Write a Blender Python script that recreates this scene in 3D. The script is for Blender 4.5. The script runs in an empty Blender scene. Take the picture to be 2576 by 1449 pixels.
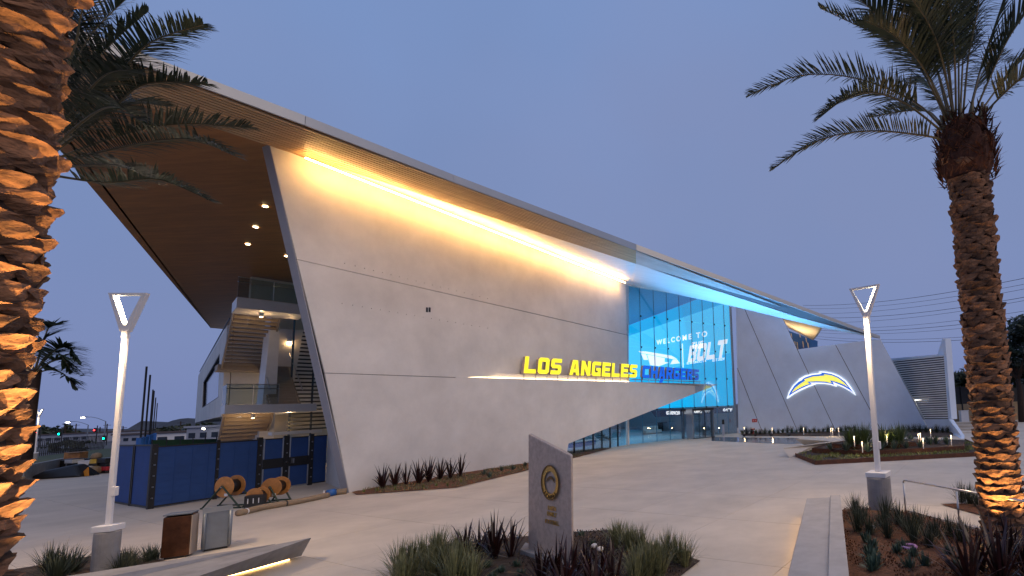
import bpy, bmesh, math, random
from mathutils import Vector, Matrix, noise as mnoise
from mathutils.geometry import tessellate_polygon
R = math.radians
random.seed(7)
sc = bpy.context.scene
COL = sc.collection

# ------------------------------------------------------------------ camera
# the photograph is measured on a 2576 x 1449 grid; it is a keystone-corrected wide shot (lens shift)
W0, H0, FPX, PX, PY = 2576.0, 1449.0, 1225.0, 1850.0, 884.0
VPX, VPY, EYE = 1337.0, -10500.0, 3.0
_up = Vector(((VPX - PX) / FPX, (PY - VPY) / FPX, -1)).normalized()
_fw = Vector((0, 0, -1)); _y = (_fw - _fw.dot(_up) * _up).normalized(); _x = _y.cross(_up)
CM = Matrix((_x, _y, _up))                       # camera axes -> world axes
CAM = Vector((0, 0, EYE))
cd = bpy.data.cameras.new('camera'); cam = bpy.data.objects.new('camera', cd); COL.objects.link(cam)
cam.matrix_world = Matrix.Translation(CAM) @ CM.to_4x4()
cd.sensor_fit = 'HORIZONTAL'; cd.sensor_width = 36; cd.lens = FPX / W0 * 36
cd.shift_x = (W0 / 2 - PX) / W0; cd.shift_y = (PY - H0 / 2) / W0
cd.clip_start = 0.1; cd.clip_end = 6000
sc.camera = cam

# ------------------------------------------------------------------ sky, dusk light, exposure
w = bpy.data.worlds.new('World'); sc.world = w; w.use_nodes = True
nt = w.node_tree; nt.nodes.clear()
out = nt.nodes.new('ShaderNodeOutputWorld'); bg = nt.nodes.new('ShaderNodeBackground')
sky = nt.nodes.new('ShaderNodeTexSky'); sky.sky_type = 'NISHITA'; sky.sun_disc = False
sky.sun_elevation = R(1.5); sky.sun_rotation = R(165); sky.air_density = 1.5; sky.dust_density = 2.0
tc = nt.nodes.new('ShaderNodeTexCoord'); sep = nt.nodes.new('ShaderNodeSeparateXYZ')
nt.links.new(tc.outputs['Generated'], sep.inputs[0])
ramp = nt.nodes.new('ShaderNodeValToRGB'); cr = ramp.color_ramp      # marine-layer overcast at dusk
cr.elements[0].position = 0.0; cr.elements[0].color = (0.150, 0.215, 0.460, 1)
cr.elements[1].position = 0.75; cr.elements[1].color = (0.185, 0.290, 0.555, 1)
e = cr.elements.new(0.12); e.color = (0.172, 0.250, 0.500, 1)
e = cr.elements.new(0.35); e.color = (0.183, 0.268, 0.505, 1)
nt.links.new(sep.outputs['Z'], ramp.inputs[0])
nz = nt.nodes.new('ShaderNodeTexNoise'); nz.inputs['Scale'].default_value = 2.2; nz.inputs['Detail'].default_value = 3
nt.links.new(tc.outputs['Generated'], nz.inputs['Vector'])
mr = nt.nodes.new('ShaderNodeMapRange'); mr.inputs['To Min'].default_value = 0.88; mr.inputs['To Max'].default_value = 1.12
nt.links.new(nz.outputs['Fac'], mr.inputs['Value'])
mul = nt.nodes.new('ShaderNodeMixRGB'); mul.blend_type = 'MULTIPLY'; mul.inputs[0].default_value = 1
nt.links.new(ramp.outputs[0], mul.inputs[1]); nt.links.new(mr.outputs[0], mul.inputs[2])
mr2 = nt.nodes.new('ShaderNodeMapRange'); mr2.inputs['From Min'].default_value = 0.35; mr2.inputs['From Max'].default_value = 0.68; mr2.inputs['To Max'].default_value = 0.55
nz2 = nt.nodes.new('ShaderNodeTexNoise'); nz2.inputs['Scale'].default_value = 1.3; nz2.inputs['Detail'].default_value = 4
nt.links.new(tc.outputs['Generated'], nz2.inputs['Vector']); nt.links.new(nz2.outputs['Fac'], mr2.inputs['Value'])
lav = nt.nodes.new('ShaderNodeMixRGB'); lav.inputs[2].default_value = (0.225, 0.262, 0.452, 1)      # greyer lavender patches of cloud
nt.links.new(mr2.outputs[0], lav.inputs[0]); nt.links.new(mul.outputs[0], lav.inputs[1]); mul = lav
add = nt.nodes.new('ShaderNodeMixRGB'); add.blend_type = 'ADD'; add.inputs[0].default_value = 0.008
nt.links.new(mul.outputs[0], add.inputs[1]); nt.links.new(sky.outputs[0], add.inputs[2])
nt.links.new(add.outputs[0], bg.inputs[0]); bg.inputs[1].default_value = 1.0
nt.links.new(bg.outputs[0], out.inputs[0])
sl = bpy.data.lights.new('dusk_glow', 'SUN'); sl.energy = 1.05; sl.angle = R(50); sl.color = (1.0, 0.74, 0.48)
so = bpy.data.objects.new('dusk_glow', sl); COL.objects.link(so)
so.rotation_euler = Vector((-0.62, 0.50, -0.60)).to_track_quat('-Z', 'Y').to_euler()
sc.view_settings.view_transform = 'Standard'; sc.view_settings.look = 'None'
sc.view_settings.exposure = 0; sc.view_settings.gamma = 1; sc.view_settings.use_curve_mapping = False
sc.cycles.use_denoising = True; sc.cycles.max_bounces = 5; sc.cycles.diffuse_bounces = 3; sc.cycles.transparent_max_bounces = 12
sc.cycles.sample_clamp_indirect = 4; sc.cycles.caustics_reflective = False; sc.cycles.caustics_refractive = False

# ------------------------------------------------------------------ measuring helpers
def ray(u, v): return CM @ Vector(((u - PX) / FPX, -(v - PY) / FPX, -1))
def G(u, v, z=0.0):
    d = ray(u, v); return CAM + d * ((z - EYE) / d.z)
def atY(u, v, y):
    d = ray(u, v); return CAM + d * (y / d.y)
def hz(u):
    lo, hi = 0.0, 2500.0
    for _ in range(50):
        m = (lo + hi) / 2
        if ray(u, m).z > 0: lo = m
        else: hi = m
    return lo
class Plane:                                     # a vertical plane through two ground points; n faces the camera
    def __init__(s, a, b):
        s.a = Vector((a.x, a.y, 0)); t = Vector((b.x - a.x, b.y - a.y, 0)); s.len = t.length; s.t = t.normalized()
        s.n = Vector((s.t.y, -s.t.x, 0))
        if s.n.dot(CAM - s.a) < 0: s.n = -s.n
    def at(s, u, v, off=0.0):                    # pixel -> point on the plane moved `off` towards the viewer
        d = ray(u, v); k = (s.a + s.n * off - CAM).dot(s.n) / d.dot(s.n); return CAM + d * k
    def p(s, x, z, off=0.0): return s.a + s.t * x + s.n * off + Vector((0, 0, z))
    def x(s, pt): return (pt - s.a).dot(s.t)

# ------------------------------------------------------------------ materials
def nodes(name):
    m = bpy.data.materials.new(name); m.use_nodes = True
    t = m.node_tree; return m, t, t.nodes['Principled BSDF']
def mat(name, col, rough=0.6, metal=0.0, var=0.12, scale=3.0, bump=0.0, bscale=40.0, tint=None, rand=0.0, stretch=None, coord='Object', spec=0.5):
    m, t, b = nodes(name)
    b.inputs['Roughness'].default_value = rough; b.inputs['Metallic'].default_value = metal
    b.inputs['Specular IOR Level'].default_value = spec
    src = t.nodes.new('ShaderNodeNewGeometry').outputs['Position'] if coord == 'World' else t.nodes.new('ShaderNodeTexCoord').outputs[coord]
    if stretch:
        mp = t.nodes.new('ShaderNodeMapping'); mp.inputs['Scale'].default_value = stretch
        t.links.new(src, mp.inputs[0]); src = mp.outputs[0]
    n = t.nodes.new('ShaderNodeTexNoise'); n.inputs['Scale'].default_value = scale; n.inputs['Detail'].default_value = 6
    n.inputs['Roughness'].default_value = 0.65
    t.links.new(src, n.inputs['Vector'])
    r = t.nodes.new('ShaderNodeValToRGB'); c2 = tint or col
    r.color_ramp.elements[0].position = 0.3; r.color_ramp.elements[1].position = 0.7
    r.color_ramp.elements[0].color = tuple(max(0, c * (1 - var)) for c in col) + (1,)
    r.color_ramp.elements[1].color = tuple(min(1, c * (1 + var)) for c in c2) + (1,)
    t.links.new(n.outputs['Fac'], r.inputs[0]); last = r.outputs[0]
    if rand:
        oi = t.nodes.new('ShaderNodeObjectInfo'); h = t.nodes.new('ShaderNodeHueSaturation')
        q = t.nodes.new('ShaderNodeMapRange'); q.inputs['To Min'].default_value = 1 - rand; q.inputs['To Max'].default_value = 1 + rand
        t.links.new(oi.outputs['Random'], q.inputs['Value']); t.links.new(q.outputs[0], h.inputs['Value'])
        t.links.new(last, h.inputs['Color']); last = h.outputs[0]
    t.links.new(last, b.inputs['Base Color'])
    if bump:
        n2 = t.nodes.new('ShaderNodeTexNoise'); n2.inputs['Scale'].default_value = bscale; n2.inputs['Detail'].default_value = 5
        t.links.new(src, n2.inputs['Vector'])
        bp = t.nodes.new('ShaderNodeBump'); bp.inputs['Strength'].default_value = bump; bp.inputs['Distance'].default_value = 0.02
        t.links.new(n2.outputs['Fac'], bp.inputs['Height']); t.links.new(bp.outputs[0], b.inputs['Normal'])
    return m
def emit(name, col, s):
    m, t, b = nodes(name); b.inputs['Base Color'].default_value = tuple(min(1, c) for c in col) + (1,)
    b.inputs['Emission Color'].default_value = tuple(col) + (1,); b.inputs['Emission Strength'].default_value = s
    return m
def glass(name, tint=(1, 1, 1), refl=0.12, rough=0.02):
    m, t, b = nodes(name); o = t.nodes['Material Output']; t.nodes.remove(b)
    tr = t.nodes.new('ShaderNodeBsdfTransparent'); tr.inputs[0].default_value = tuple(tint) + (1,)
    gl = t.nodes.new('ShaderNodeBsdfGlossy'); gl.inputs['Roughness'].default_value = rough
    mx = t.nodes.new('ShaderNodeMixShader'); lw = t.nodes.new('ShaderNodeLayerWeight'); lw.inputs[0].default_value = 0.35
    q = t.nodes.new('ShaderNodeMapRange'); q.inputs['To Min'].default_value = refl * 0.5; q.inputs['To Max'].default_value = min(1, refl * 4)
    t.links.new(lw.outputs['Fresnel'], q.inputs['Value']); t.links.new(q.outputs[0], mx.inputs[0])
    t.links.new(tr.outputs[0], mx.inputs[1]); t.links.new(gl.outputs[0], mx.inputs[2]); t.links.new(mx.outputs[0], o.inputs[0])
    return m
M = {}
M['plaster'] = mat('plaster', (0.71, 0.685, 0.65), 0.75, var=0.12, scale=0.42, bump=0.12, bscale=9)
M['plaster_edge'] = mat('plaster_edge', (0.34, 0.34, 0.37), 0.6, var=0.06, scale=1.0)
M['core'] = mat('core', (0.05, 0.05, 0.055), 0.9)
M['panel_grey'] = mat('panel_grey', (0.66, 0.76, 0.90), 0.6, var=0.06, scale=0.7, bump=0.08, bscale=14)
M['wood'] = mat('wood', (0.30, 0.125, 0.032), 0.5, var=0.25, scale=1.2, stretch=(0.4, 3, 1))
M['slat'] = mat('slat', (0.47, 0.31, 0.17), 0.42, var=0.12, scale=1.2, stretch=(0.3, 2, 1), rand=0.12)
M['slat_bluelit'] = mat('slat_bluelit', (0.50, 0.47, 0.44), 0.42, var=0.10, scale=1.2, rand=0.10)  # same slats beyond the fold, recoloured paler to stand in for the blue light
M['fascia'] = mat('fascia', (0.42, 0.44, 0.46), 0.42, 0.5, var=0.05, scale=0.5)
M['brushed'] = mat('brushed', (0.70, 0.68, 0.66), 0.45, 0.12, var=0.07, scale=0.8, stretch=(0.15, 4, 1))
M['concrete'] = mat('concrete', (0.575, 0.51, 0.425), 0.7, var=0.13, scale=0.55, bump=0.10, bscale=60, coord='World')
M['concrete_grey'] = mat('concrete_grey', (0.27, 0.265, 0.265), 0.75, var=0.22, scale=2.5, bump=0.2, bscale=30)
M['concrete_cool'] = mat('concrete_cool', (0.36, 0.35, 0.345), 0.65, var=0.14, scale=2.2, bump=0.15, bscale=45)
M['stone'] = mat('stone', (0.43, 0.35, 0.30), 0.6, var=0.20, scale=9, bump=0.15, bscale=70)
M['bronze'] = mat('bronze', (0.62, 0.42, 0.13), 0.35, 0.9, var=0.2, scale=20)
M['bronze_dark'] = mat('bronze_dark', (0.16, 0.10, 0.04), 0.45, 0.7)
M['white_paint'] = mat('white_paint', (0.72, 0.72, 0.73), 0.35, var=0.04)
M['black_paint'] = mat('black_paint', (0.012, 0.012, 0.013), 0.45, var=0.2)
M['dark_metal'] = mat('dark_metal', (0.05, 0.05, 0.055), 0.4, 0.6)
M['steel'] = mat('steel', (0.55, 0.55, 0.56), 0.28, 0.95, var=0.08, scale=8)
M['grey_metal'] = mat('grey_metal', (0.17, 0.20, 0.24), 0.42, 0.3, var=0.1, scale=4)
M['rust_metal'] = mat('rust_metal', (0.055, 0.022, 0.010), 0.38, 0.5, var=0.35, scale=4, tint=(0.09, 0.035, 0.015))
M['corten'] = mat('corten', (0.085, 0.030, 0.014), 0.8, var=0.4, scale=5, bump=0.2, bscale=30)
M['blue_mesh'] = mat('blue_mesh', (0.012, 0.054, 0.21), 0.7, var=0.12, scale=1.5, bump=0.25, bscale=55)
M['soil'] = mat('soil', (0.050, 0.034, 0.026), 0.95, var=0.6, scale=14, bump=0.8, bscale=45)
M['mulch'] = mat('mulch', (0.120, 0.050, 0.024), 0.95, var=0.6, scale=18, bump=0.9, bscale=60)
M['turf'] = mat('turf', (0.035, 0.050, 0.018), 0.9, var=0.45, scale=3, bump=0.5, bscale=40)
M['asphalt'] = mat('asphalt', (0.07, 0.07, 0.075), 0.9, var=0.2, scale=0.5)
M['grass_blade'] = mat('grass_blade', (0.075, 0.098, 0.040), 0.5, var=0.55, scale=9, tint=(0.15, 0.155, 0.070), rand=0.25)
M['grass_dark'] = mat('grass_dark', (0.030, 0.042, 0.022), 0.6, var=0.4, scale=3, rand=0.2)
M['flax'] = mat('flax', (0.014, 0.006, 0.007), 0.28, var=0.5, scale=3, tint=(0.034, 0.011, 0.011), rand=0.2)
M['agave'] = mat('agave', (0.060, 0.095, 0.070), 0.5, var=0.25, scale=4, rand=0.2)
M['spiky'] = mat('spiky', (0.055, 0.090, 0.030), 0.45, var=0.3, scale=3, rand=0.15)
M['lime'] = mat('lime', (0.16, 0.19, 0.04), 0.5, var=0.3, scale=5, rand=0.2)
M['sage'] = mat('sage', (0.045, 0.085, 0.060), 0.6, var=0.3, scale=6, rand=0.2)
M['leaf_dark'] = mat('leaf_dark', (0.022, 0.034, 0.018), 0.6, var=0.5, scale=0.8)
M['frond'] = mat('frond', (0.020, 0.038, 0.022), 0.42, var=0.4, scale=1.5, tint=(0.034, 0.052, 0.028), rand=0.2)
M['rachis'] = mat('rachis', (0.12, 0.095, 0.045), 0.5, var=0.2, scale=3)
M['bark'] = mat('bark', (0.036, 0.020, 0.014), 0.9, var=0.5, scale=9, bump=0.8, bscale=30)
M['boot'] = mat('boot', (0.115, 0.054, 0.030), 0.85, var=0.55, scale=6, bump=1.0, bscale=22, tint=(0.20, 0.098, 0.050), rand=0.45, stretch=(1, 1, 2.2))
M['fibre'] = mat('fibre', (0.085, 0.032, 0.018), 0.95, var=0.5, scale=8, bump=1.0, bscale=26, stretch=(1, 1, 0.35))
M['clear'] = glass('clear', (0.93, 0.97, 1.0), 0.10)
M['guard_glass'] = glass('guard_glass', (0.80, 0.86, 0.86), 0.16)
M['dark_glass'] = mat('dark_glass', (0.02, 0.03, 0.05), 0.08, 0.0, var=0.1)
M['water_floor'] = mat('water_floor', (0.12, 0.13, 0.14), 0.12, var=0.1)
M['yellow'] = emit('yellow', (1.0, 0.86, 0.03), 0.92)
M['letter_side'] = mat('letter_side', (0.42, 0.36, 0.32), 0.5)
M['blue_letter'] = emit('blue_letter', (0.004, 0.12, 0.70), 0.72)
M['logo_white'] = emit('logo_white', (0.92, 0.96, 1.0), 1.05)
M['logo_blue'] = emit('logo_blue', (0.02, 0.13, 0.62), 0.75)
M['logo_yellow'] = emit('logo_yellow', (0.95, 0.86, 0.13), 0.85)
M['screen'] = None
M['led_warm'] = emit('led_warm', (1.0, 0.53, 0.16), 118)
M['led_lamp'] = emit('led_lamp', (1.0, 0.82, 0.54), 40)
M['led_bench'] = emit('led_bench', (1.0, 0.60, 0.22), 14)
M['led_ledge'] = emit('led_ledge', (1.0, 0.72, 0.40), 10)
M['led_white'] = emit('led_white', (1.0, 0.95, 0.85), 9)
M['spot_warm'] = emit('spot_warm', (1.0, 0.72, 0.36), 26)
M['path_led'] = emit('path_led', (1.0, 0.70, 0.38), 3)
M['green_led'] = emit('green_led', (0.0, 1.0, 0.55), 24)
M['red_led'] = emit('red_led', (1.0, 0.02, 0.02), 16)
M['street_led'] = emit('street_led', (1.0, 0.88, 0.70), 40)
M['white_print'] = emit('white_print', (1, 1, 1), 1.15)
M['hazard'] = mat('hazard', (0.55, 0.20, 0.01), 0.6)
M['barrel'] = mat('barrel', (0.50, 0.32, 0.03), 0.5)
M['tan'] = mat('tan', (0.27, 0.20, 0.13), 0.85, var=0.15, scale=8, bump=0.3, bscale=20)
M['tan_wall'] = mat('tan_wall', (0.34, 0.25, 0.15), 0.9, var=0.2, scale=2)
M['orange_wood'] = mat('orange_wood', (0.46, 0.20, 0.055), 0.6, var=0.25, scale=6, rand=0.2)
M['green_steel'] = mat('green_steel', (0.022, 0.045, 0.028), 0.6, var=0.3, scale=6)
M['blue_tarp'] = mat('blue_tarp', (0.02, 0.12, 0.40), 0.5)
M['pink'] = mat('pink', (0.55, 0.30, 0.60), 0.5)
M['red_paint'] = mat('red_paint', (0.50, 0.03, 0.04), 0.5)
M['far_wall'] = mat('far_wall', (0.30, 0.33, 0.40), 0.9, var=0.1, scale=0.2)
M['far_pale'] = mat('far_pale', (0.72, 0.72, 0.72), 0.8, var=0.05, scale=0.2)
M['far_roof'] = mat('far_roof', (0.10, 0.08, 0.08), 0.9)
M['hill'] = mat('hill', (0.06, 0.075, 0.10), 1.0, var=0.3, scale=0.02)
M['field_green'] = mat('field_green', (0.04, 0.11, 0.05), 0.9, var=0.1)
M['lobby_floor'] = mat('lobby_floor', (0.62, 0.62, 0.62), 0.18, var=0.05)
M['lobby_wall'] = mat('lobby_wall', (0.40, 0.44, 0.47), 0.8, var=0.05)
M['warm_wall'] = mat('warm_wall', (0.62, 0.54, 0.44), 0.8, var=0.05)
M['stair_paint'] = mat('stair_paint', (0.36, 0.29, 0.23), 0.6, var=0.08)
M['leather'] = mat('leather', (0.55, 0.53, 0.50), 0.5)

# ------------------------------------------------------------------ mesh builder
class MB:
    def __init__(s): s.v = []; s.f = []
    def add(s, vs, fs, mx=None):
        k = len(s.v); s.v += [(mx @ Vector(p)) if mx else Vector(p) for p in vs]; s.f += [tuple(i + k for i in f) for f in fs]; return s
    def box(s, c, d, rz=0.0, mx=None):
        x, y, z = (q / 2 for q in d)
        vs = [(-x, -y, -z), (x, -y, -z), (x, y, -z), (-x, y, -z), (-x, -y, z), (x, -y, z), (x, y, z), (-x, y, z)]
        fs = [(0, 3, 2, 1), (4, 5, 6, 7), (0, 1, 5, 4), (1, 2, 6, 5), (2, 3, 7, 6), (3, 0, 4, 7)]
        return s.add(vs, fs, (mx or Matrix()) @ Matrix.Translation(c) @ Matrix.Rotation(rz, 4, 'Z'))
    def prism(s, pts, vec, holes=()):            # polygon (with holes) extruded by vec; caps are triangulated
        vec = Vector(vec); loops = [[Vector(p) for p in pts]] + [[Vector(p) for p in h] for h in holes]
        flat = [p for l in loops for p in l]; n = len(flat); k = len(s.v)
        s.v += flat + [p + vec for p in flat]
        if len(loops) == 1 and n <= 4: tris = [tuple(range(n))]
        else: tris = tessellate_polygon(loops)
        for t in tris:
            s.f.append(tuple(k + i for i in t)); s.f.append(tuple(k + n + i for i in reversed(t)))
        o = 0
        for l in loops:
            m = len(l)
            for i in range(m):
                a, b = o + i, o + (i + 1) % m; s.f.append((k + a, k + b, k + n + b, k + n + a))
            o += m
        return s
    def loft(s, lo, hi):                         # two rings of equal count, capped
        n = len(lo); k = len(s.v); s.v += [Vector(p) for p in lo] + [Vector(p) for p in hi]
        s.f.append(tuple(k + i for i in reversed(range(n)))); s.f.append(tuple(k + n + i for i in range(n)))
        for i in range(n): s.f.append((k + i, k + (i + 1) % n, k + n + (i + 1) % n, k + n + i))
        return s
    def tube(s, pts, r, n=8, caps=True):
        pts = [Vector(p) for p in pts]; rr = r if isinstance(r, (list, tuple)) else [r] * len(pts); k = len(s.v)
        up = None
        for i, p in enumerate(pts):
            d = (pts[min(i + 1, len(pts) - 1)] - pts[max(i - 1, 0)]).normalized()
            if up is None: up = d.orthogonal().normalized()
            a = (up - up.dot(d) * d)
            a = a.normalized() if a.length > 1e-6 else d.orthogonal().normalized(); up = a; b = d.cross(a)
            for j in range(n):
                q = 2 * math.pi * j / n; s.v.append(p + (a * math.cos(q) + b * math.sin(q)) * rr[i])
        for i in range(len(pts) - 1):
            for j in range(n):
                s.f.append((k + i * n + j, k + i * n + (j + 1) % n, k + (i + 1) * n + (j + 1) % n, k + (i + 1) * n + j))
        if caps:
            s.f.append(tuple(k + j for j in reversed(range(n)))); s.f.append(tuple(k + (len(pts) - 1) * n + j for j in range(n)))
        return s
    def lathe(s, prof, n=20, c=(0, 0, 0)):
        return s.tube([Vector(c) + Vector((0, 0, z + 1e-4 * i)) for i, (r, z) in enumerate(prof)], [max(r, 1e-3) for r, z in prof], n)
    def mesh(s, name, smooth=False, bev=0.0, seg=2, fix=True):
        me = bpy.data.meshes.new(name); me.from_pydata(s.v, [], s.f); me.update()
        if fix or bev:
            b = bmesh.new(); b.from_mesh(me)
            if fix: bmesh.ops.recalc_face_normals(b, faces=b.faces)
            if bev:
                ed = [e for e in b.edges if len(e.link_faces) == 2 and e.calc_face_angle(0) > 0.5]
                bmesh.ops.bevel(b, geom=ed, offset=bev, segments=seg, affect='EDGES', profile=0.5)
            b.to_mesh(me); b.free()
        if smooth:
            for p in me.polygons: p.use_smooth = True
        return me
def ob(name, me, m, parent=None, world=True, loc=None, rot=None, scale=None):
    if isinstance(me, MB): me = me.mesh(name)
    if m is not None and not me.materials: me.materials.append(M[m] if isinstance(m, str) else m)
    o = bpy.data.objects.new(name, me); COL.objects.link(o)
    if loc is not None: o.location = loc
    if rot is not None: o.rotation_euler = rot
    if scale is not None: o.scale = (scale,) * 3 if isinstance(scale, (int, float)) else scale
    if parent:
        o.parent = parent
        if world: o.matrix_parent_inverse = WM[parent].inverted() if parent in WM else parent.matrix_basis.inverted()
        WM[o] = WM.get(parent, parent.matrix_basis) @ o.matrix_parent_inverse @ o.matrix_basis
    else: WM[o] = o.matrix_basis.copy()
    return o
WM = {}
def tag(o, label, cat=None, group=None, kind=None):
    o['label'] = label
    if cat: o['category'] = cat
    if group: o['group'] = group
    if kind: o['kind'] = kind
    return o
def struct(name, me, m, label):
    o = ob(name, me, m); o['label'] = label; o['kind'] = 'structure'; return o
def thing(name, label, cat, loc=(0, 0, 0), rz=0.0, group=None):
    o = bpy.data.objects.new(name, None); COL.objects.link(o); o.empty_display_size = 0.2
    o.location = loc; o.rotation_euler = (0, 0, rz); WM[o] = Matrix.Translation(loc) @ Matrix.Rotation(rz, 4, 'Z')
    return tag(o, label, cat, group)
def copy_tree(o, parent=None, loc=None, rz=None, label=None, scale=None):
    c = o.copy(); COL.objects.link(c); c.parent = parent
    if loc is not None: c.location = loc
    if rz is not None: c.rotation_euler = (0, 0, rz)
    if scale is not None: c.scale = (scale,) * 3
    if label: c['label'] = label
    for ch in o.children: copy_tree(ch, c)
    return c
def lamp(name, kind, loc, energy, col, parent=None, aim=None, **kw):
    l = bpy.data.lights.new(name, kind); l.energy = energy; l.color = col
    for k, v in kw.items(): setattr(l, k, v)
    o = bpy.data.objects.new(name, l); COL.objects.link(o); o.location = loc
    if aim is not None: o.rotation_euler = (Vector(aim) - Vector(loc)).to_track_quat('-Z', 'Y').to_euler()
    if parent: o.parent = parent; o.matrix_parent_inverse = WM[parent].inverted()
    return o
def text_mesh(txt, size, bold=0.0, shear=0.0, space=1.0, align='LEFT'):
    c = bpy.data.curves.new('lettering', 'FONT'); c.body = txt; c.size = size; c.offset = bold; c.shear = shear
    c.space_character = space; c.align_x = align; c.resolution_u = 3; c.fill_mode = 'BOTH'; c.extrude = 0.004
    o = bpy.data.objects.new('lettering', c); me = bpy.data.meshes.new_from_object(o)
    bpy.data.objects.remove(o); bpy.data.curves.remove(c); return me
def frame(o, x, z): 
    """matrix: local x -> x, local y -> z (text up), local z -> normal"""
    x = Vector(x).normalized(); z = Vector(z).normalized(); n = x.cross(z)
    return Matrix.Translation(o) @ Matrix((x, z, n)).transposed().to_4x4()

# ================================================================== SETTING
g = MB(); n = 64
g.v = [Vector((0, 0, -0.10))] + [Vector((3500 * math.cos(2 * math.pi * i / n), 3500 * math.sin(2 * math.pi * i / n), -0.10)) for i in range(n)]
g.f = [(0, 1 + i, 1 + (i + 1) % n) for i in range(n)]
struct('ground', g, 'asphalt', 'dark ground running out to the horizon')
plaza = MB().prism([(-80, -6, -0.09), (26, -6, -0.09), (30, 40, -0.09), (30, 62, -0.09), (-6, 62, -0.09), (-14, 44, -0.09), (-30, 37, -0.09), (-80, 37, -0.09)], (0, 0, 0.082))
plaza_o = struct('plaza', plaza, 'concrete', 'pale beige concrete plaza in front of the building')
wd = ray(2499, hz(2499)); wd.z = 0; wd.normalize(); wn = Vector((wd.y, -wd.x, 0))
slab_me = MB().box((0, 0, -0.005), (2.988, 2.988, 0.010)).mesh('slab'); slab_me.materials.append(M['concrete'])
ang = math.atan2(wd.y, wd.x)
for i in range(-6, 13):
    for j in range(-10, 9):
        c = Vector((-4, 10, 0)) + wd * (i * 3.0 - 3) + wn * (j * 3.0)
        if -33 < c.x < 20 and 2.5 < c.y < 34 and not (c.x < -18 - 0.0 and c.y > 26):
            ob('slab', slab_me, None, plaza_o, loc=c, rot=(0, 0, ang))
# ------------------------------------------------------------------ planting beds
def bed(name, pts, z, m, label, lumps=0.04, step=0.35):
    b = bmesh.new(); vs = [b.verts.new((p.x, p.y, z)) for p in pts]; b.faces.new(vs)
    bmesh.ops.triangulate(b, faces=b.faces)
    for _ in range(6):
        ed = [e for e in b.edges if e.calc_length() > step]
        if not ed: break
        bmesh.ops.subdivide_edges(b, edges=ed, cuts=1); bmesh.ops.triangulate(b, faces=b.faces)
    for v in b.verts:
        if not v.is_boundary: v.co.z += 0.02 + lumps * (mnoise.noise(v.co * 1.7) + 0.6 * mnoise.noise(v.co * 5))
    me = bpy.data.meshes.new(name); b.to_mesh(me); b.free()
    return struct(name, me, m, label)
mon_pts = [G(u, v) for u, v in [(985, 1500), (1010, 1420), (1090, 1372), (1163, 1365), (1444, 1339), (1535, 1334), (1762, 1412), (1650, 1500)]]
bed('planting_bed', mon_pts, 0.015, 'soil', 'dark soil bed around the stone monument')
right_pts = [G(u, v) for u, v in [(2119, 1288), (2190, 1284), (2248, 1290), (2280, 1294), (2477, 1345), (2640, 1390), (2640, 1600), (2150, 1600), (2135, 1449)]]
bed('planting_bed', right_pts, 0.06, 'mulch', 'reddish mulch bed between the long bench and the handrail', 0.06)
bed('planting_bed', [G(u, v) for u, v in [(2365, 1270), (2471, 1268), (2600, 1275), (2600, 1330), (2471, 1299)]], 0.03, 'mulch', 'small mulch bed beyond the handrail')
wall_pts = [G(u, v) for u, v in [(896, 1246), (1149, 1227.5), (1329, 1183.4), (1444, 1153), (1539, 1127.5), (1440, 1134), (1160, 1197), (884, 1238)]]
bed('planting_bed', wall_pts, 0.02, 'mulch', 'narrow planted bed along the foot of the white wall')
bed('planting_bed', [G(u, v) for u, v in [(-60, 1449), (120, 1420), (255, 1395), (420, 1412), (300, 1449), (200, 1560), (-60, 1560)]], 0.015, 'soil', 'soil bed under the near lamp post')
bed('planting_bed', [G(u, v) for u, v in [(1862, 1092), (2335, 1079), (2400, 1087), (2395, 1101), (2100, 1097), (1870, 1097)]], 0.03, 'soil', 'planted strip at the foot of the grey panel wall')

# ================================================================== MAIN BUILDING
WA = Plane(G(877, 1240), G(1582, 1119))          # big white wall
GL = Plane(G(1582, 1119), G(1855, 1090))         # entrance glass
RW = Plane(G(1855, 1090), G(2332, 1079))         # grey panel wall
_f = WA.at(1150, 1180); _f.z = 0
WG = Plane(_f, _f + wd)
ZL = WG.at(1478, 957.5).z    # prow-shaped lower wall under the sign
HS = 13.8
bld = thing('sports_headquarters', 'large white angular headquarters with long wooden cantilever roof and blue lit entrance', 'building', WA.p(0, 0))
def wpart(name, mb, m, parent=bld, **k): return ob(name, mb.mesh(name, **k), m, parent)
def panel(pl, pts, th, m, name='wall_panel', parent=bld, off=0.0, bev=0.0):
    return wpart(name, MB().prism([pl.at(u, v, off) for u, v in pts], -pl.n * th), m, parent, bev=bev)
# core behind the joints
core = MB().prism([WA.at(u, v, -0.08) for u, v in [(685, 364), (1580, 717), (1580, 948), (1160, 948), (1162, 1194), (884, 1236)]], -WA.n * 0.34)
wpart('wall_core', core, 'core')
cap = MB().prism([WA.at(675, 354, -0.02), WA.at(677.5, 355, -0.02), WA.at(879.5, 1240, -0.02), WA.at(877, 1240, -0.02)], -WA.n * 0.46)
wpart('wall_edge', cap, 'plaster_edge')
panel(WA, [(677, 355), (1582, 714.5), (1581.5, 842.7), (747.2, 651.7)], 0.075, 'plaster')
panel(WA, [(747.5, 653.2), (1581.5, 844.2), (1581.5, 944), (1150, 949.0), (817.2, 937.6)], 0.075, 'plaster')
panel(WA, [(817.5, 939.0), (1150, 950.4), (1151, 1198), (879, 1240)], 0.075, 'plaster')
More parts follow.
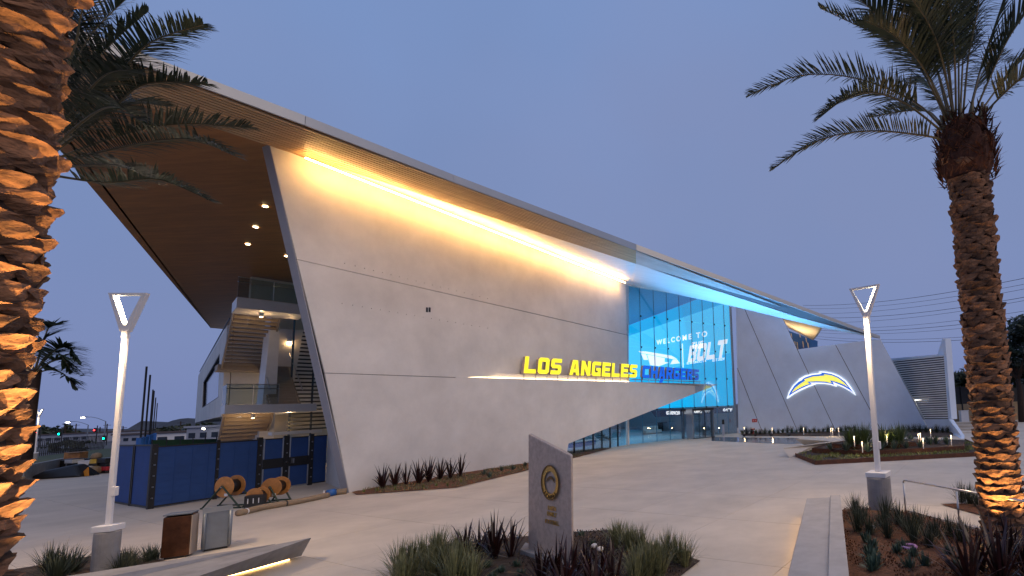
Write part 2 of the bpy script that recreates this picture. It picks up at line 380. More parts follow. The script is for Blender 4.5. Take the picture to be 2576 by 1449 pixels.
# two rows of small fixing studs and a pair of slots in the wall
stud = MB().lathe([(0.022, 0), (0.022, 0.04), (0.0, 0.045)], 8).mesh('stud'); stud.materials.append(M['plaster'])
srot = WA.n.to_track_quat('Z', 'Y').to_euler()
c4 = lambda x, y: ((1000 + x / 1.811) / 1.4907, (900 + y / 1.811) / 1.4907)
for k in range(18):
    f = k / 17; f = f ** 0.92
    for (x0, y0, x1, y1) in ((530, 158, 1500, 398), (512, 430, 1500, 598)):
        ob('stud', stud, None, bld, loc=WA.at(*c4(x0 + (x1 - x0) * f, y0 + (y1 - y0) * f)), rot=srot)
for x in (1088, 1106):
    a = WA.at(*c4(x, 474)); wpart('wall_slot', MB().box((0, 0, 0), (0.10, 0.03, 0.24), mx=Matrix.Translation(a) @ Matrix.Rotation(math.atan2(WA.t.y, WA.t.x), 4, 'Z')), 'black_paint')
# prow wall: meets the ground near the monument, rises to a sharp point in front of the glass
prow = MB().prism([WG.p(-0.15, ZL), WG.p(WG.x(WG.at(1806, 965)), ZL), WG.at(1430, 1116)] + [Vector((*WG.at(1424, 1135).xy, 0)), WG.p(-0.15, 0)], -WG.n * 0.30)
wpart('prow_wall', prow, 'plaster')
x0, x1 = WG.x(WG.at(1152, 950)), WG.x(WG.at(1592, 960)); zl = ZL
rail = MB().prism([WG.p(x0, zl - 0.03, -0.34), WG.p(x1, zl - 0.03, -0.34), WG.p(x1, zl + 0.36, -0.34), WG.p(x0, zl + 0.30, -0.34)], -WG.n * 0.1)
wpart('sign_ledge', rail, 'plaster')
wpart('ledge_light', MB().prism([WG.p(x0 + 0.2, zl + 0.02, -0.24), WG.p(x1 - 0.2, zl + 0.02, -0.24), WG.p(x1 - 0.2, zl + 0.05, -0.24), WG.p(x0 + 0.2, zl + 0.05, -0.24)], -WG.n * 0.03), 'led_ledge')
xq = WG.x(WG.at(1802, 964))
deck = MB().prism([WG.p(x0 + 0.5, zl - 0.16, -0.46), WG.p(xq - 2, zl - 0.16, -0.46), GL.p(8.0, zl - 0.16, 0.12), GL.p(0.3, zl - 0.16, 0.12)], (0, 0, 0.12))
wpart('canopy_deck', deck, 'plaster')

# ------------------------------------------------------------------ roof
T = atY(2213, 852.3, 44.4); Tu = atY(2213, 845, 44.4)
fl = [(-100, -3), (489, 214), (766, 316), (1140, 459.5), (1600, 630)]     # lower edge of the fascia, soffit height
FL = [G(u, v, HS) for u, v in fl]
corner = WA.at(1583, 714.5); corner.z = HS
back1, back2 = G(530, 825, HS), G(585, 830, HS)
bl = [FL[0], FL[-1], corner + Vector((-0.2, 0.6, 0)), corner + Vector((-4, 14, 0)), back2 + Vector((25, 14, 0)), back2, back1]
roof = MB().prism([p + Vector((0, 0, 0.06)) for p in bl], (0, 0, 0.24)); roof_o = wpart('roof', roof, 'far_roof')
nv = (FL[-1] - corner).cross(T - corner).normalized()
nv = nv if nv.z > 0 else -nv
def onfold(u, v):
    d = ray(u, v); return CAM + d * ((corner - CAM).dot(nv) / d.dot(nv))
# smooth metal soffit triangle: along the wall top, then down to the roof's point
s0 = G(765, 393, HS)
s1 = G(1600, 663, HS)
wpart('metal_soffit', MB().prism([s0, corner, s1], (0, 0, 0.05)), 'brushed', roof_o)
low = [onfold(u, v) for u, v in [(1850, 772), (2065, 824), (2200, 850)]]
upq = [onfold(u, v) for u, v in [(2000, 796), (1900, 763), (1750, 715)]]
wpart('metal_soffit', MB().prism([s1, corner] + low + [T] + upq, nv * 0.05), 'brushed', roof_o)
_kx = (FL[4] - FL[0]).length / (FL[4] - FL[2]).length; SL0F = s1 + (s0 - s1) * _kx
# wooden soffit left of the light line
wpart('wood_soffit', MB().prism([SL0F, s0, corner + Vector((-0.3, 0.2, 0)), corner + Vector((-4, 14, 0)), back2 + Vector((20, 6, 0)), back2, back1], (0, 0, 0.045)), 'wood', roof_o)
# slatted wooden strip next to the fascia, each slat a board
NS = 13
ed_o = [G(u, v, HS) for u, v in ((766, 316), (1140, 459.5), (1600, 630))]
ed_i = [s0, s0.lerp(s1, (1140 - 765) / 835 * 0.62), s1]
def strip(p0, q0, p1, q1, down, k0, k1):
    a, b, c, d = p0.lerp(q0, k0), p0.lerp(q0, k1), p1.lerp(q1, k1), p1.lerp(q1, k0)
    return MB().prism([a - down * 0.05, b - down * 0.05, c - down * 0.05, d - down * 0.05], down * 0.05)
Zv = Vector((0, 0, 1))
kx = (ed_o[2] - FL[0]).length / (ed_o[2] - ed_o[0]).length; SL0 = s1 + (s0 - s1) * kx; ed_o[0] = FL[0]
wpart('slat_backing', MB().prism([ed_o[0] + Zv * 0.012, ed_o[2] + Zv * 0.012, s1 + Zv * 0.012, SL0 + Zv * 0.012], Zv * 0.03), 'wood', roof_o)
for k in range(NS):
    wpart('slat', strip(ed_o[0], SL0, ed_o[2], s1, Zv, (k + 0.08) / NS, (k + 0.80) / NS), 'slat', roof_o)
fe = onfold(1968, 771)
wpart('slat_backing', MB().prism([ed_o[2] + nv * 0.012, fe + nv * 0.012, s1 + nv * 0.012], nv * 0.03), 'slat_bluelit', roof_o)
for k in range(NS):
    a, b = ed_o[2].lerp(s1, (k + 0.08) / NS), ed_o[2].lerp(s1, (k + 0.80) / NS)
    wpart('slat', MB().prism([a - nv * 0.05, b - nv * 0.05, b.lerp(fe, 0.985) - nv * 0.05, a.lerp(fe, 0.985) - nv * 0.05], nv * 0.045), 'slat_bluelit', roof_o)
# fascia boards
def fasc(p, q, h0, h1, m='fascia'):
    o = (q - p).cross(Zv).normalized(); o = o if o.dot(CAM - p) > 0 else -o
    return wpart('fascia', MB().prism([p + o * 0.06, q + o * 0.06, q + o * 0.06 + Zv * h1, p + o * 0.06 + Zv * h0], -o * 0.08), m, roof_o)
fasc(FL[0], FL[1] , 0.36, 0.36); fasc(FL[1], FL[2] - (FL[2] - FL[1]).normalized() * 0.012, 0.36, 0.36)
fasc(FL[2], FL[3] - (FL[3] - FL[2]).normalized() * 0.012, 0.36, 0.36); fasc(FL[3], FL[4], 0.36, 0.42)
fasc(FL[4], T, 0.42, 0.27)
fasc(back1, FL[0], 0.25, 0.36)
# roof deck of the folded-down point
wpart('roof_point', MB().prism([corner + nv * 0.06, FL[-1] + nv * 0.06, T + nv * 0.06], nv * 0.18), 'far_roof', roof_o)
# recessed downlights in the wooden soffit
dl = MB().lathe([(0.10, 0), (0.10, 0.03)], 14).mesh('downlight'); dl.materials.append(M['spot_warm'])
for u, v in [(667, 520), (643, 572), (623, 615), (721, 645)]:
    p = G(u, v, HS - 0.034); ob('downlight', dl, None, roof_o, loc=p)
# warm light line under the roof along the wall top
la, lb = WA.at(767, 396.5, 0.60), WA.at(1572, 712.5, 0.60)
la.z = lb.z = (la.z + lb.z) / 2
wpart('light_line', MB().prism([la, lb, lb + Zv * 0.035, la + Zv * 0.035], WA.n * 0.045), 'led_warm', roof_o)
for k in range(12):
    q_ = la.lerp(lb, (k + 0.5) / 12) + WA.n * 0.02
    wpart('light_hanger', MB().tube([q_ + Zv * 0.035, Vector((q_.x, q_.y, HS))], 0.008, 5), 'fascia', roof_o)

# ------------------------------------------------------------------ grey panel wall with slanted joints
c8 = lambda x, y: ((2900 + x / 2.588) / 1.4907, (1100 + y / 2.588) / 1.4907)
def rwp(pts, m='panel_grey'): return panel(RW, pts, 0.08, m)
def rw_ground(u):
    lo, hi = 1000.0, 1200.0
    for _ in range(40):
        mm = (lo + hi) / 2
        if RW.at(u, mm).z > 0: lo = mm
        else: hi = mm
    return lo
def gp(u): return (u, rw_ground(u))
mid = lambda a, b, f: (a[0] + (b[0] - a[0]) * f, a[1] + (b[1] - a[1]) * f)
J1b = gp(1918)
J2a, J2b = (1869, 768), gp(2007)
J3a, J3b = (1967, 797), gp(2102)
J4a, J4b = (2101, 866.5), gp(2216)
d = 0.9
def sh(p, s): return (p[0] + s, p[1])
rwp([(1854, 928), sh(J1b, -d), gp(1858)])
rwp([(1851, 765), sh(J2a, -d), sh(J2b, -d), sh(J1b, d), (1854.5, 924)])
rwp([sh(J2a, d), sh(J3a, -d), sh(J3b, -d), sh(J2b, d)])
k3 = mid(J3a, J3b, (879 - 797) / (J3b[1] - 797))
rwp([sh(k3, d), sh(J4a, -d), sh(J4b, -d), sh(J3b, d)])
rwp([sh(J4a, d), (2215, 853), gp(2334), sh(J4b, d)])
wpart('wall_core', MB().prism([RW.at(u, v, -0.085) for u, v in [(1852, 768), (1966, 797), (2006, 880), (2213, 856), (2330, 1077), (1858, 1088)]], -RW.n * 0.25), 'core')
# roof underside and glazed banner wall seen through the gap above the parapet
c3 = lambda x, y: ((2700 + x / 3.623) / 1.4907, (1000 + y / 3.623) / 1.4907)
wpart('far_soffit', MB().prism([atY(*c3(*p), 56) for p in [(840, 690), (1375, 790)]] + [atY(*c3(1265, 1000), 66), atY(*c3(930, 835), 66)], (0, 0, 0.3)), 'warm_wall')
wpart('far_fascia', MB().prism([atY(*c3(1375, 790), 56), atY(*c3(1410, 800), 56), atY(*c3(1328, 935), 66), atY(*c3(1268, 1000), 66)], (0, 0.3, 0)), 'fascia')
bw = [atY(*c3(*p), 66.5) for p in [(900, 860), (1326, 1010), (1326, 1110), (1000, 1140)]]
wpart('banner_wall', MB().prism(bw, (0, 0.3, 0)), 'blue_tarp')
for k, (x, y0, y1) in enumerate([(960, 900, 1000), (1010, 1010, 1125), (1040, 1020, 1120), (1075, 905, 960), (1118, 1010, 1100), (1160, 960, 1030), (1185, 1030, 1105)]):
    wpart('mullion', MB().prism([atY(*c3(x, y0), 66.3), atY(*c3(x + 14, y0 + 6), 66.3), atY(*c3(x + 26, y1), 66.3), atY(*c3(x + 10, y1 - 4), 66.3)], (0, 0.1, 0)), 'warm_wall')
lamp('terrace_light', 'AREA', atY(2000, 868, 61), 260, (1, 0.72, 0.38), bld, aim=atY(2010, 820, 61), size=3.0)

# ------------------------------------------------------------------ louvred bay at the end of the grey wall
LV = Plane(G(2333, 1079.5), G(2390, 1085))
lv = lambda x, y: LV.at(*c8(x, y))
wpart('louvre_base', MB().prism([lv(1462, 1222), lv(1706, 1222), Vector((*lv(1712, 1342).xy, 0)), Vector((*lv(1508, 1330).xy, 0))], -LV.n * 0.3), 'panel_grey')
wpart('louvre_back', MB().prism([LV.at(*c8(x, y), -0.45) for x, y in [(1150, 645), (1650, 600), (1700, 1220), (1455, 1220)]], -LV.n * 0.05), 'core')
NL = 28
for k in range(NL):
    f = (k + 0.5) / NL
    xl, yl = 1138 + (1456 - 1138) * f, 652 + (1218 - 652) * f
    xr, yr = 1650 + (1702 - 1650) * f, 600 + (1218 - 600) * f
    a, b = lv(xl, yl), lv(xr, yr); hh = 0.075
    wpart('louvre_slat', MB().prism([a + Zv * hh, b + Zv * hh, b - Zv * hh * 0.4 + LV.n * 0.06, a - Zv * hh * 0.4 + LV.n * 0.06], -LV.n * 0.05), 'plaster')
wpart('louvre_head', MB().prism([lv(1128, 652), lv(1128, 634), lv(1650, 588), lv(1650, 602)], -LV.n * 0.35), 'panel_grey')
wpart('end_pier', MB().prism([LV.at(*c8(x, y), 0.12) for x, y in [(1641, 440), (1667, 440), (1728, 1222), (1698, 1222)]], -LV.n * 0.5), 'panel_grey')
wpart('pier_fin', MB().prism([LV.at(*c8(x, y), -0.3) for x, y in [(1592, 592), (1641, 440), (1650, 592)]], -LV.n * 0.12), 'panel_grey')
wpart('louvre_trim', MB().prism([LV.at(*c8(x, y), 0.05) for x, y in [(1140, 652), (1148, 650), (1462, 1216), (1454, 1218)]], -LV.n * 0.1), 'plaster')
wpart('ramp_wing_wall', MB().prism([G(*c8(1712, 1345)), lv(1712, 1218) + LV.n * 0.1, lv(1728, 1220) + LV.n * 0.1, G(*c8(1826, 1400)) + Zv * 0.12, G(*c8(1822, 1412))], (0.25, 0.06, 0)), 'panel_grey')
wpart('bay_light', MB().prism([LV.at(*c8(x, y), -0.33) for x, y in [(1365, 1034), (1492, 1034), (1492, 1043), (1365, 1043)]], -LV.n * 0.03), 'led_white')

# ------------------------------------------------------------------ entrance glass
NC, CW = 9, 1.468
ROWS = [0.02, 2.82, 5.55, 8.29, 11.03, 13.62]
gend = GL.len - 0.04
for i in range(NC):
    a, b = i * CW + 0.02, min((i + 1) * CW - 0.01, gend)
    for j in range(5):
        if j == 0 and i in (4, 5): continue              # the vestibule stands here
        top = ROWS[j + 1] - 0.012
        wpart('pane', MB().prism([GL.p(a, ROWS[j] + 0.008), GL.p(b, ROWS[j] + 0.008), GL.p(b, top), GL.p(a, top)], -GL.n * 0.02), 'clear')
M['fin'] = mat('fin', (0.05, 0.28, 0.45), 0.3)
fit = MB().box((0, 0, 0), (0.13, 0.05, 0.13), rz=math.atan2(GL.t.y, GL.t.x)).mesh('glass_fitting'); fit.materials.append(M['black_paint'])
for i in range(1, NC):
    x = i * CW
    z0 = 2.82 if i in (4, 5) else 0.02
    wpart('glass_fin', MB().prism([GL.p(x - 0.015, z0, -0.04), GL.p(x + 0.015, z0, -0.04), GL.p(x + 0.015, 13.6, -0.04), GL.p(x - 0.015, 13.6, -0.04)], -GL.n * 0.08), 'fin')
    for z in ROWS[1:5]: ob('glass_fitting', fit, None, bld, loc=GL.p(x, z, 0.03))
wpart('glass_head', MB().prism([GL.p(0, 13.62), GL.p(gend, 13.62), GL.p(gend, 14.2), GL.p(0, 14.2)], -GL.n * 0.3), 'brushed')
wpart('glass_jamb', MB().prism([GL.p(-0.12, 0, 0.06), GL.p(0.02, 0, 0.06), GL.p(0.02, 5.0, 0.06), GL.p(-0.12, 5.0, 0.06)], -GL.n * 0.3), 'plaster')
# lobby shell
D0 = GL.p(gend, 0, -0.35)
sd = ray(960, hz(960)); sd.z = 0; sd.normalize()
SP = Plane(D0, D0 + sd * 10)
def spx(c): return ((2300 + c[0] / 3.292) / 1.4907, (1000 + c[1] / 3.292) / 1.4907)
def sp(c, off=0.0): return SP.at(*spx(c), off)
far = D0 + sd * 32
wl = WA.p(WA.x(WA.at(1404, 1150)), 0, -0.5)
floor_pts = [wl, GL.p(0, 0, -0.3), D0, far, far - GL.t * 26, wl - WA.n * 14]
wpart('lobby_floor', MB().prism([Vector((p.x, p.y, -0.006)) for p in floor_pts], (0, 0, 0.018)), 'lobby_floor')
wpart('lobby_wall', MB().prism([far, far - GL.t * 26, far - GL.t * 26 + Zv * 13.7, far + Zv * 13.7], sd * 0.2), 'lobby_wall')
wpart('lobby_wall', MB().prism([D0 + SP.n * -0.02, far + SP.n * -0.02, far + Zv * 13.7, D0 + Zv * 13.7], -SP.n * 0.3), 'lobby_wall')
wpart('lobby_wall', MB().prism([wl, wl - WA.n * 14, wl - WA.n * 14 + Zv * 5, wl + Zv * 5], -WA.t * 0.2), 'warm_wall')
M['ceil_blue'] = mat('ceil_blue', (0.10, 0.42, 0.70), 0.6)
cz = sp((640, 550)).z
wpart('lobby_ceiling', MB().prism([Vector((p.x, p.y, cz)) for p in (GL.p(0.0, 0, -0.3), D0, far, far - GL.t * 26)], (0, 0, 0.1)), 'ceil_blue')
# video wall: one plane, flat picture on it
M['scr_hi'] = emit('scr_hi', (0.06, 0.54, 0.84), 1.2); M['scr_lo'] = emit('scr_lo', (0.002, 0.44, 0.80), 1.2); M['scr_band'] = emit('scr_band', (0.0, 0.36, 0.66), 1.1)
scr = wpart('video_wall', MB().prism([D0 + Zv * 2.86, far + Zv * 2.86, far + Zv * (cz - 0.05), D0 + Zv * (cz - 0.05)], SP.n * 0.05), 'scr_lo')
zb = sp((800, 648)).z
kf = 31.9
wpart('picture_field', MB().prism([D0 + Zv * 8.3 + sd * 0.1, far + Zv * 7.0, far + Zv * zb, D0 + Zv * zb], SP.n * 0.054), 'scr_hi', scr)
wpart('picture_band', MB().prism([D0 + Zv * zb, far + Zv * zb, far + Zv * (cz - 0.06), D0 + Zv * (cz - 0.06)], SP.n * 0.057), 'scr_band', scr)
for poly in ([(310, 1042), (410, 1048), (720, 1100), (785, 1138), (728, 1140), (420, 1078), (345, 1068)], [(345, 1075), (405, 1083), (428, 1150), (375, 1150)],
             [(418, 1085), (634, 1128), (632, 1178), (692, 1182), (560, 1228), (455, 1215)], [(735, 1146), (782, 1143), (820, 1192), (703, 1205)],
             [(847, 950), (857, 950), (867, 1245), (856, 1245)]):
    wpart('picture_emblem', MB().prism([sp(c, 0.075) for c in poly], SP.n * 0.004), 'white_print', scr)
def place_text(txt, a, b, plane_x, plane_z, off, parent, m, bold=0.0, shear=0.0, space=1.0, height=None, name='lettering'):
    """lay a line of text from point a to point b"""
    me = text_mesh(txt, 1.0, bold, shear, space); xs = [v.co.x for v in me.vertices]; ys = [v.co.y for v in me.vertices]
    L = (b - a).length; kx = L / (max(xs) - min(xs)); ky = height / (max(ys) - min(ys)) if height else kx
    x0 = min(xs); y0 = min(ys); X = (b - a).normalized(); N = X.cross(Vector(plane_z)).normalized()
    if N.dot(CAM - a) < 0: N = -N
    for v in me.vertices:
        x, y, z = v.co; v.co = a + X * ((x - x0) * kx) + Vector(plane_z) * ((y - y0) * ky) + N * (off + z)
    return ob(name, me, m, parent)
place_text('WELCOME TO', sp((540, 968)), sp((1168, 862)), SP.t, Zv, 0.08, scr, 'white_print', 0.03, 0, 1.5, height=0.66)
# blocky sports lettering
def glyph(ch, w=0.80, t=0.25, c=0.13):
    m_, b = 0.5, 0.115; h = []
    if ch == 'L': o = [(0, 0), (w, 0), (w, t), (t, t), (t, 1), (0, 1)]
    elif ch == 'O': o = [(c, 0), (w - c, 0), (w, c), (w, 1 - c), (w - c, 1), (c, 1), (0, 1 - c), (0, c)]; h = [[(t, t), (w - t, t), (w - t, 1 - t), (t, 1 - t)]]
    elif ch == 'S': o = [(0, 0), (w - c, 0), (w, c), (w, m_ + b - c), (w - c, m_ + b), (t, m_ + b), (t, 1 - t), (w, 1 - t), (w, 1), (c, 1), (0, 1 - c), (0, m_ - b + c), (c, m_ - b), (w - t, m_ - b), (w - t, t), (0, t)]
    elif ch == 'A': o = [(0, 0), (t, 0), (t + 0.04, 0.19), (w - t - 0.04, 0.19), (w - t, 0), (w, 0), (w - 0.20, 1), (0.20, 1)]; h = [[(0.34, 0.40), (w - 0.34, 0.40), (w - 0.37, 0.76), (0.37, 0.76)]]
    elif ch == 'N': o = [(0, 0), (t, 0), (t, 0.52), (w - t, 0), (w, 0), (w, 1), (w - t, 1), (w - t, 0.48), (t, 1), (0, 1)]
    elif ch == 'G': o = [(c, 0), (w, 0), (w, 0.57), (w * 0.48, 0.57), (w * 0.48, 0.38), (w - t, 0.38), (w - t, t), (t, t), (t, 1 - t), (w, 1 - t), (w, 1), (c, 1), (0, 1 - c), (0, c)]
    elif ch == 'E': o = [(0, 0), (w, 0), (w, t), (t, t), (t, m_ - b), (w - 0.08, m_ - b), (w - 0.08, m_ + b), (t, m_ + b), (t, 1 - t), (w, 1 - t), (w, 1), (0, 1)]
    elif ch == 'C': o = [(c, 0), (w, 0), (w, t), (t, t), (t, 1 - t), (w, 1 - t), (w, 1), (c, 1), (0, 1 - c), (0, c)]
    elif ch == 'H': o = [(0, 0), (t, 0), (t, m_ - b), (w - t, m_ - b), (w - t, 0), (w, 0), (w, 1), (w - t, 1), (w - t, m_ + b), (t, m_ + b), (t, 1), (0, 1)]
    elif ch == 'R': o = [(0, 0), (t, 0), (t, 0.34), (w * 0.44, 0.34), (w - t - 0.04, 0), (w + 0.02, 0), (w - 0.14, 0.40), (w, 0.52), (w, 1 - c), (w - c, 1), (0, 1)]; h = [[(t, 0.56), (w - t, 0.56), (w - t, 1 - t), (t, 1 - t)]]
    elif ch == 'T': o = [(w / 2 - t / 2, 0), (w / 2 + t / 2, 0), (w / 2 + t / 2, 1 - t), (w, 1 - t), (w, 1), (0, 1), (0, 1 - t), (w / 2 - t / 2, 1 - t)]
    elif ch == 'B': o = [(0, 0), (w - c, 0), (w, c), (w, 0.42), (w - 0.07, 0.5), (w, 0.58), (w, 1 - c), (w - c, 1), (0, 1)]; h = [[(t, 0.20), (w - t, 0.20), (w - t, 0.40), (t, 0.40)], [(t, 0.60), (w - t, 0.60), (w - t, 0.80), (t, 0.80)]]
    return o, h
def block_word(word, a, b, hgt, depth, m, parent, shear=0.0, gap=0.10, side=None, zoff=0.0, t=0.25, N=None):
    n = len(word); L = (b - a).length; X = (b - a).normalized(); unit = L / (n * 0.80 + (n - 1) * gap); res = []
    N = N or X.cross(Zv).normalized()
    if N.dot(CAM - a) < 0: N = -N
    for i, ch in enumerate(word):
        o, h = glyph(ch, t=t); ox = i * (0.80 + gap)
        f = lambda p: a + X * ((ox + p[0] + shear * p[1]) * unit) + Zv * (p[1] * hgt + zoff)
        if side:
            lt = wpart('letter', MB().prism([f(p) - N * depth for p in o], N * (depth - 0.02), [[f(p) - N * depth for p in q] for q in h]), side, parent)
            wpart('lit_face', MB().prism([f(p) - N * 0.017 for p in o], N * 0.017, [[f(p) - N * 0.017 for p in q] for q in h]), m, lt)
        else:
            lt = wpart('letter', MB().prism([f(p) for p in o], N * depth, [[f(p) for p in q] for q in h]), m, parent)
        lt['label'] = 'letter ' + ch; res.append(lt)
    return res
o8 = SP.n * 0.075
block_word('THE', sp((962, 1024)) + o8, sp((1112, 1004)) + o8, 0.82, 0.004, 'white_print', scr, 0.30, 0.12, N=SP.n, t=0.22)
block_word('BOLT', sp((925, 1180)) + o8, sp((1385, 1122)) + o8, 1.92, 0.004, 'white_print', scr, 0.30, 0.10, N=SP.n, t=0.25)
place_text('EL SEGUNDO, CA', sp((912, 1212)), sp((1155, 1180)), SP.t, Zv, 0.08, scr, 'white_print', 0.03, 0.2, 1.0, height=0.30)
place_text('EST 2024', sp((1230, 1174)), sp((1380, 1152)), SP.t, Zv, 0.08, scr, 'white_print', 0.03, 0.2, 1.0, height=0.30)
# ticker band over the doors
M['ticker'] = emit('ticker', (0.006, 0.02, 0.06), 0.5)
tx0 = GL.x(GL.at(1658, 1040))
tk = wpart('ticker_screen', MB().prism([GL.p(tx0, 2.14, -0.4), GL.p(gend - 0.1, 2.14, -0.4), GL.p(gend - 0.1, 2.72, -0.4), GL.p(tx0 - 0.5, 2.72, -0.4)], -GL.n * 0.15), 'ticker')
for txt, ua, ub in (('07/09/20', 1676, 1710.5), ('08:21', 1746.5, 1772), ('64°F', 1819, 1843)):
    place_text(txt, GL.at(ua, 1042, -0.39) , GL.at(ub, 1042, -0.39), GL.t, Zv, 0.0, tk, 'white_print', 0.03, 0, 1.0, height=0.36)
    o = tk.children[-1]
    dz = 2.25 - min(v.co.z for v in o.data.vertices)
    for v in o.data.vertices: v.co.z += 0
for o in tk.children:
    zs = [v.co.z for v in o.data.vertices]; zmin, zmax = min(zs), max(zs)
    for v in o.data.vertices: v.co.z = 2.24 + (v.co.z - zmin) * 0.38 / max(0.01, zmax - zmin)
# vestibule portal
px0, px1 = GL.x(GL.at(1722, 1100)), GL.x(GL.at(1776, 1095))
def glbox(x0, x1, o0, o1, z0, z1): return MB().prism([GL.p(x0, z0, o0), GL.p(x1, z0, o0), GL.p(x1, z0, o1), GL.p(x0, z0, o1)], (0, 0, z1 - z0))
ves = wpart('vestibule', glbox(px0, px1, -0.5, 1.25, 2.52, 2.74), 'dark_metal')
for (a, b, c, d_) in ((px0, px0 + 0.14, 0.9, 1.25), (px1 - 0.14, px1, 0.9, 1.25), (px0, px0 + 0.10, -0.4, -0.1), (px1 - 0.1, px1, -0.4, -0.1)):
    wpart('portal_post', glbox(a, b, c, d_, 0, 2.52), 'grey_metal', ves)
wpart('side_pane', glbox(px0 + 0.04, px0 + 0.07, -0.1, 0.9, 0.05, 2.5), 'clear', ves)
wpart('side_pane', glbox(px1 - 0.07, px1 - 0.04, -0.1, 0.9, 0.05, 2.5), 'clear', ves)
for a, b in ((px0 + 0.2, px0 + (px1 - px0) * 0.36), (px0 + (px1 - px0) * 0.37, px0 + (px1 - px0) * 0.63), (px0 + (px1 - px0) * 0.64, px1 - 0.2)):
    dr = wpart('door', glbox(a, b, 1.05, 1.08, 0.05, 2.4), 'clear', ves)
    wpart('door_stile', glbox(b - 0.06, b - 0.02, 1.09, 1.12, 0.05, 2.4), 'dark_metal', dr)
wpart('side_cladding', glbox(px0 - 0.03, px0 - 0.005, 0.35, 1.25, 0, 2.74), 'steel', ves)
wpart('threshold', glbox(px0, px1, 0.9, 1.3, 0.0, 0.05), 'dark_metal', ves)
# storefront under the prow, in the plane of the big wall
sx0, sx1 = WA.x(WA.at(1424, 1140)), WA.x(WA.at(1578, 1120))
wpart('wall_panel', MB().prism([WA.p(sx0 - 4, 3.3, -0.1), WA.p(sx1 + 0.2, 3.3, -0.1), WA.p(sx1 + 0.2, 5.2, -0.1), WA.p(sx0 - 4, 5.2, -0.1)], -WA.n * 0.2), 'plaster')
npan = 7
for i in range(npan):
    a = sx0 + (sx1 - sx0) * i / npan; b = sx0 + (sx1 - sx0) * (i + 1) / npan
    wpart('pane', MB().prism([WA.p(a + 0.05, 0.05, -0.15), WA.p(b - 0.05, 0.05, -0.15), WA.p(b - 0.05, 3.3, -0.15), WA.p(a + 0.05, 3.3, -0.15)], -WA.n * 0.02), 'clear')
    wpart('mullion', MB().prism([WA.p(a - 0.035, 0, -0.12), WA.p(a + 0.035, 0, -0.12), WA.p(a + 0.035, 3.3, -0.12), WA.p(a - 0.035, 3.3, -0.12)], -WA.n * 0.12), 'dark_metal')
wpart('storefront_end', MB().prism([WA.p(sx0 - 2.2, 0, -0.1), WA.p(sx0 - 0.05, 0, -0.1), WA.p(sx0 - 0.05, 3.3, -0.1), WA.p(sx0 - 2.2, 3.3, -0.1)], -WA.n * 0.2), 'warm_wall')
# lobby lights
mc = (GL.p(0, 0) + D0 + far + far - GL.t * 26) / 4
lamp('lobby_light', 'AREA', GL.p(5.5, 2.1 + 0.0, -6.0), 110, (0.45, 0.80, 1.0), bld, aim=GL.p(5.5, 0, -6.0), shape='RECTANGLE', size=9, size_y=6)
lamp('lobby_light', 'AREA', wl + WA.t * 6 - WA.n * 5 + Zv * 3.2, 260, (0.35, 0.62, 1.0), bld, aim=wl + WA.t * 6 - WA.n * 5, size=7)
# blue flood lights on the ground at the foot of the grey wall, washing the metal soffit above the entrance
for k, (u, v, tgt, pw) in enumerate(((1872, 1098.5, (-4.2, 37.0, 12.9), 10000), (1900, 1098, (-2.0, 37.5, 12.6), 10000), (1940, 1097.5, (1.0, 39.5, 12.0), 9000), (1985, 1097, (5.0, 41.0, 11.0), 6000))):
    p = G(u, v) + Zv * 0.22
    t = thing('flood_light', 'small blue flood light on the paving at the foot of the grey wall', 'flood light', G(u, v), 0, 'blue flood lights')
    ob('body', MB().box((0, 0, 0.16), (0.30, 0.18, 0.10)).mesh('body', bev=0.01), 'dark_metal', t, world=False); ob('bracket', MB().box((0, 0, 0.055), (0.20, 0.04, 0.11)), 'dark_metal', t, world=False)
    lamp('flood_beam', 'SPOT', p + Zv * 0.03, pw, (0.10, 0.45, 1.0), t, aim=Vector(tgt), spot_size=R((44, 60, 95, 95)[k]), spot_blend=0.9, shadow_soft_size=0.12)
# lobby furniture, each a thing
def sofa():
    p = GL.at(1640, 1098, -3.5); p = G(1640, 1091); a = math.atan2(GL.t.y, GL.t.x)
    t = thing('sofa', 'pale tufted sofa inside the lobby behind the glass', 'sofa', p, a)
    ob('seat', MB().box((0, 0, 0.25), (2.2, 0.9, 0.35)).mesh('seat', bev=0.06), 'leather', t, world=False)
    for k in range(3): ob('back_cushion', MB().box((-0.72 + 0.72 * k, 0.32, 0.62), (0.70, 0.26, 0.50)).mesh('back_cushion', bev=0.08), 'leather', t, world=False)
    ob('base', MB().box((0, 0, 0.04), (2.1, 0.8, 0.08)), 'black_paint', t, world=False)
sofa()
t = thing('reception_table', 'black reception table inside the lobby', 'table', G(1678, 1083), math.atan2(GL.t.y, GL.t.x))
ob('top', MB().box((0, 0, 1.06), (2.4, 0.8, 0.08)).mesh('top', bev=0.01), 'black_paint', t, world=False)
ob('pedestal', MB().box((-1.0, 0, 0.51), (0.35, 0.7, 1.02)).mesh('pedestal', bev=0.01), 'black_paint', t, world=False)
p = G(1555, 1108); t = thing('lobby_stair', 'white stair with dark treads seen through the storefront glass', 'stair', p, math.atan2(-WA.n.y, -WA.n.x))
for k in range(9): ob('tread', MB().box((0.3 * k + 1.5, 0, 0.17 * k + 0.17), (0.32, 1.6, 0.06)), 'dark_metal', t, world=False)
for y in (-0.85, 0.85): ob('stringer', MB().prism([(1.3, y, 0), (1.7, y, 0), (4.2, y, 1.45), (4.2, y, 1.8)], (0, 0.06, 0)), 'white_paint', t, world=False)
p = G(1490, 1122); t = thing('lobby_bench', 'low blue and white bench behind the storefront glass', 'bench', p, math.atan2(WA.t.y, WA.t.x))
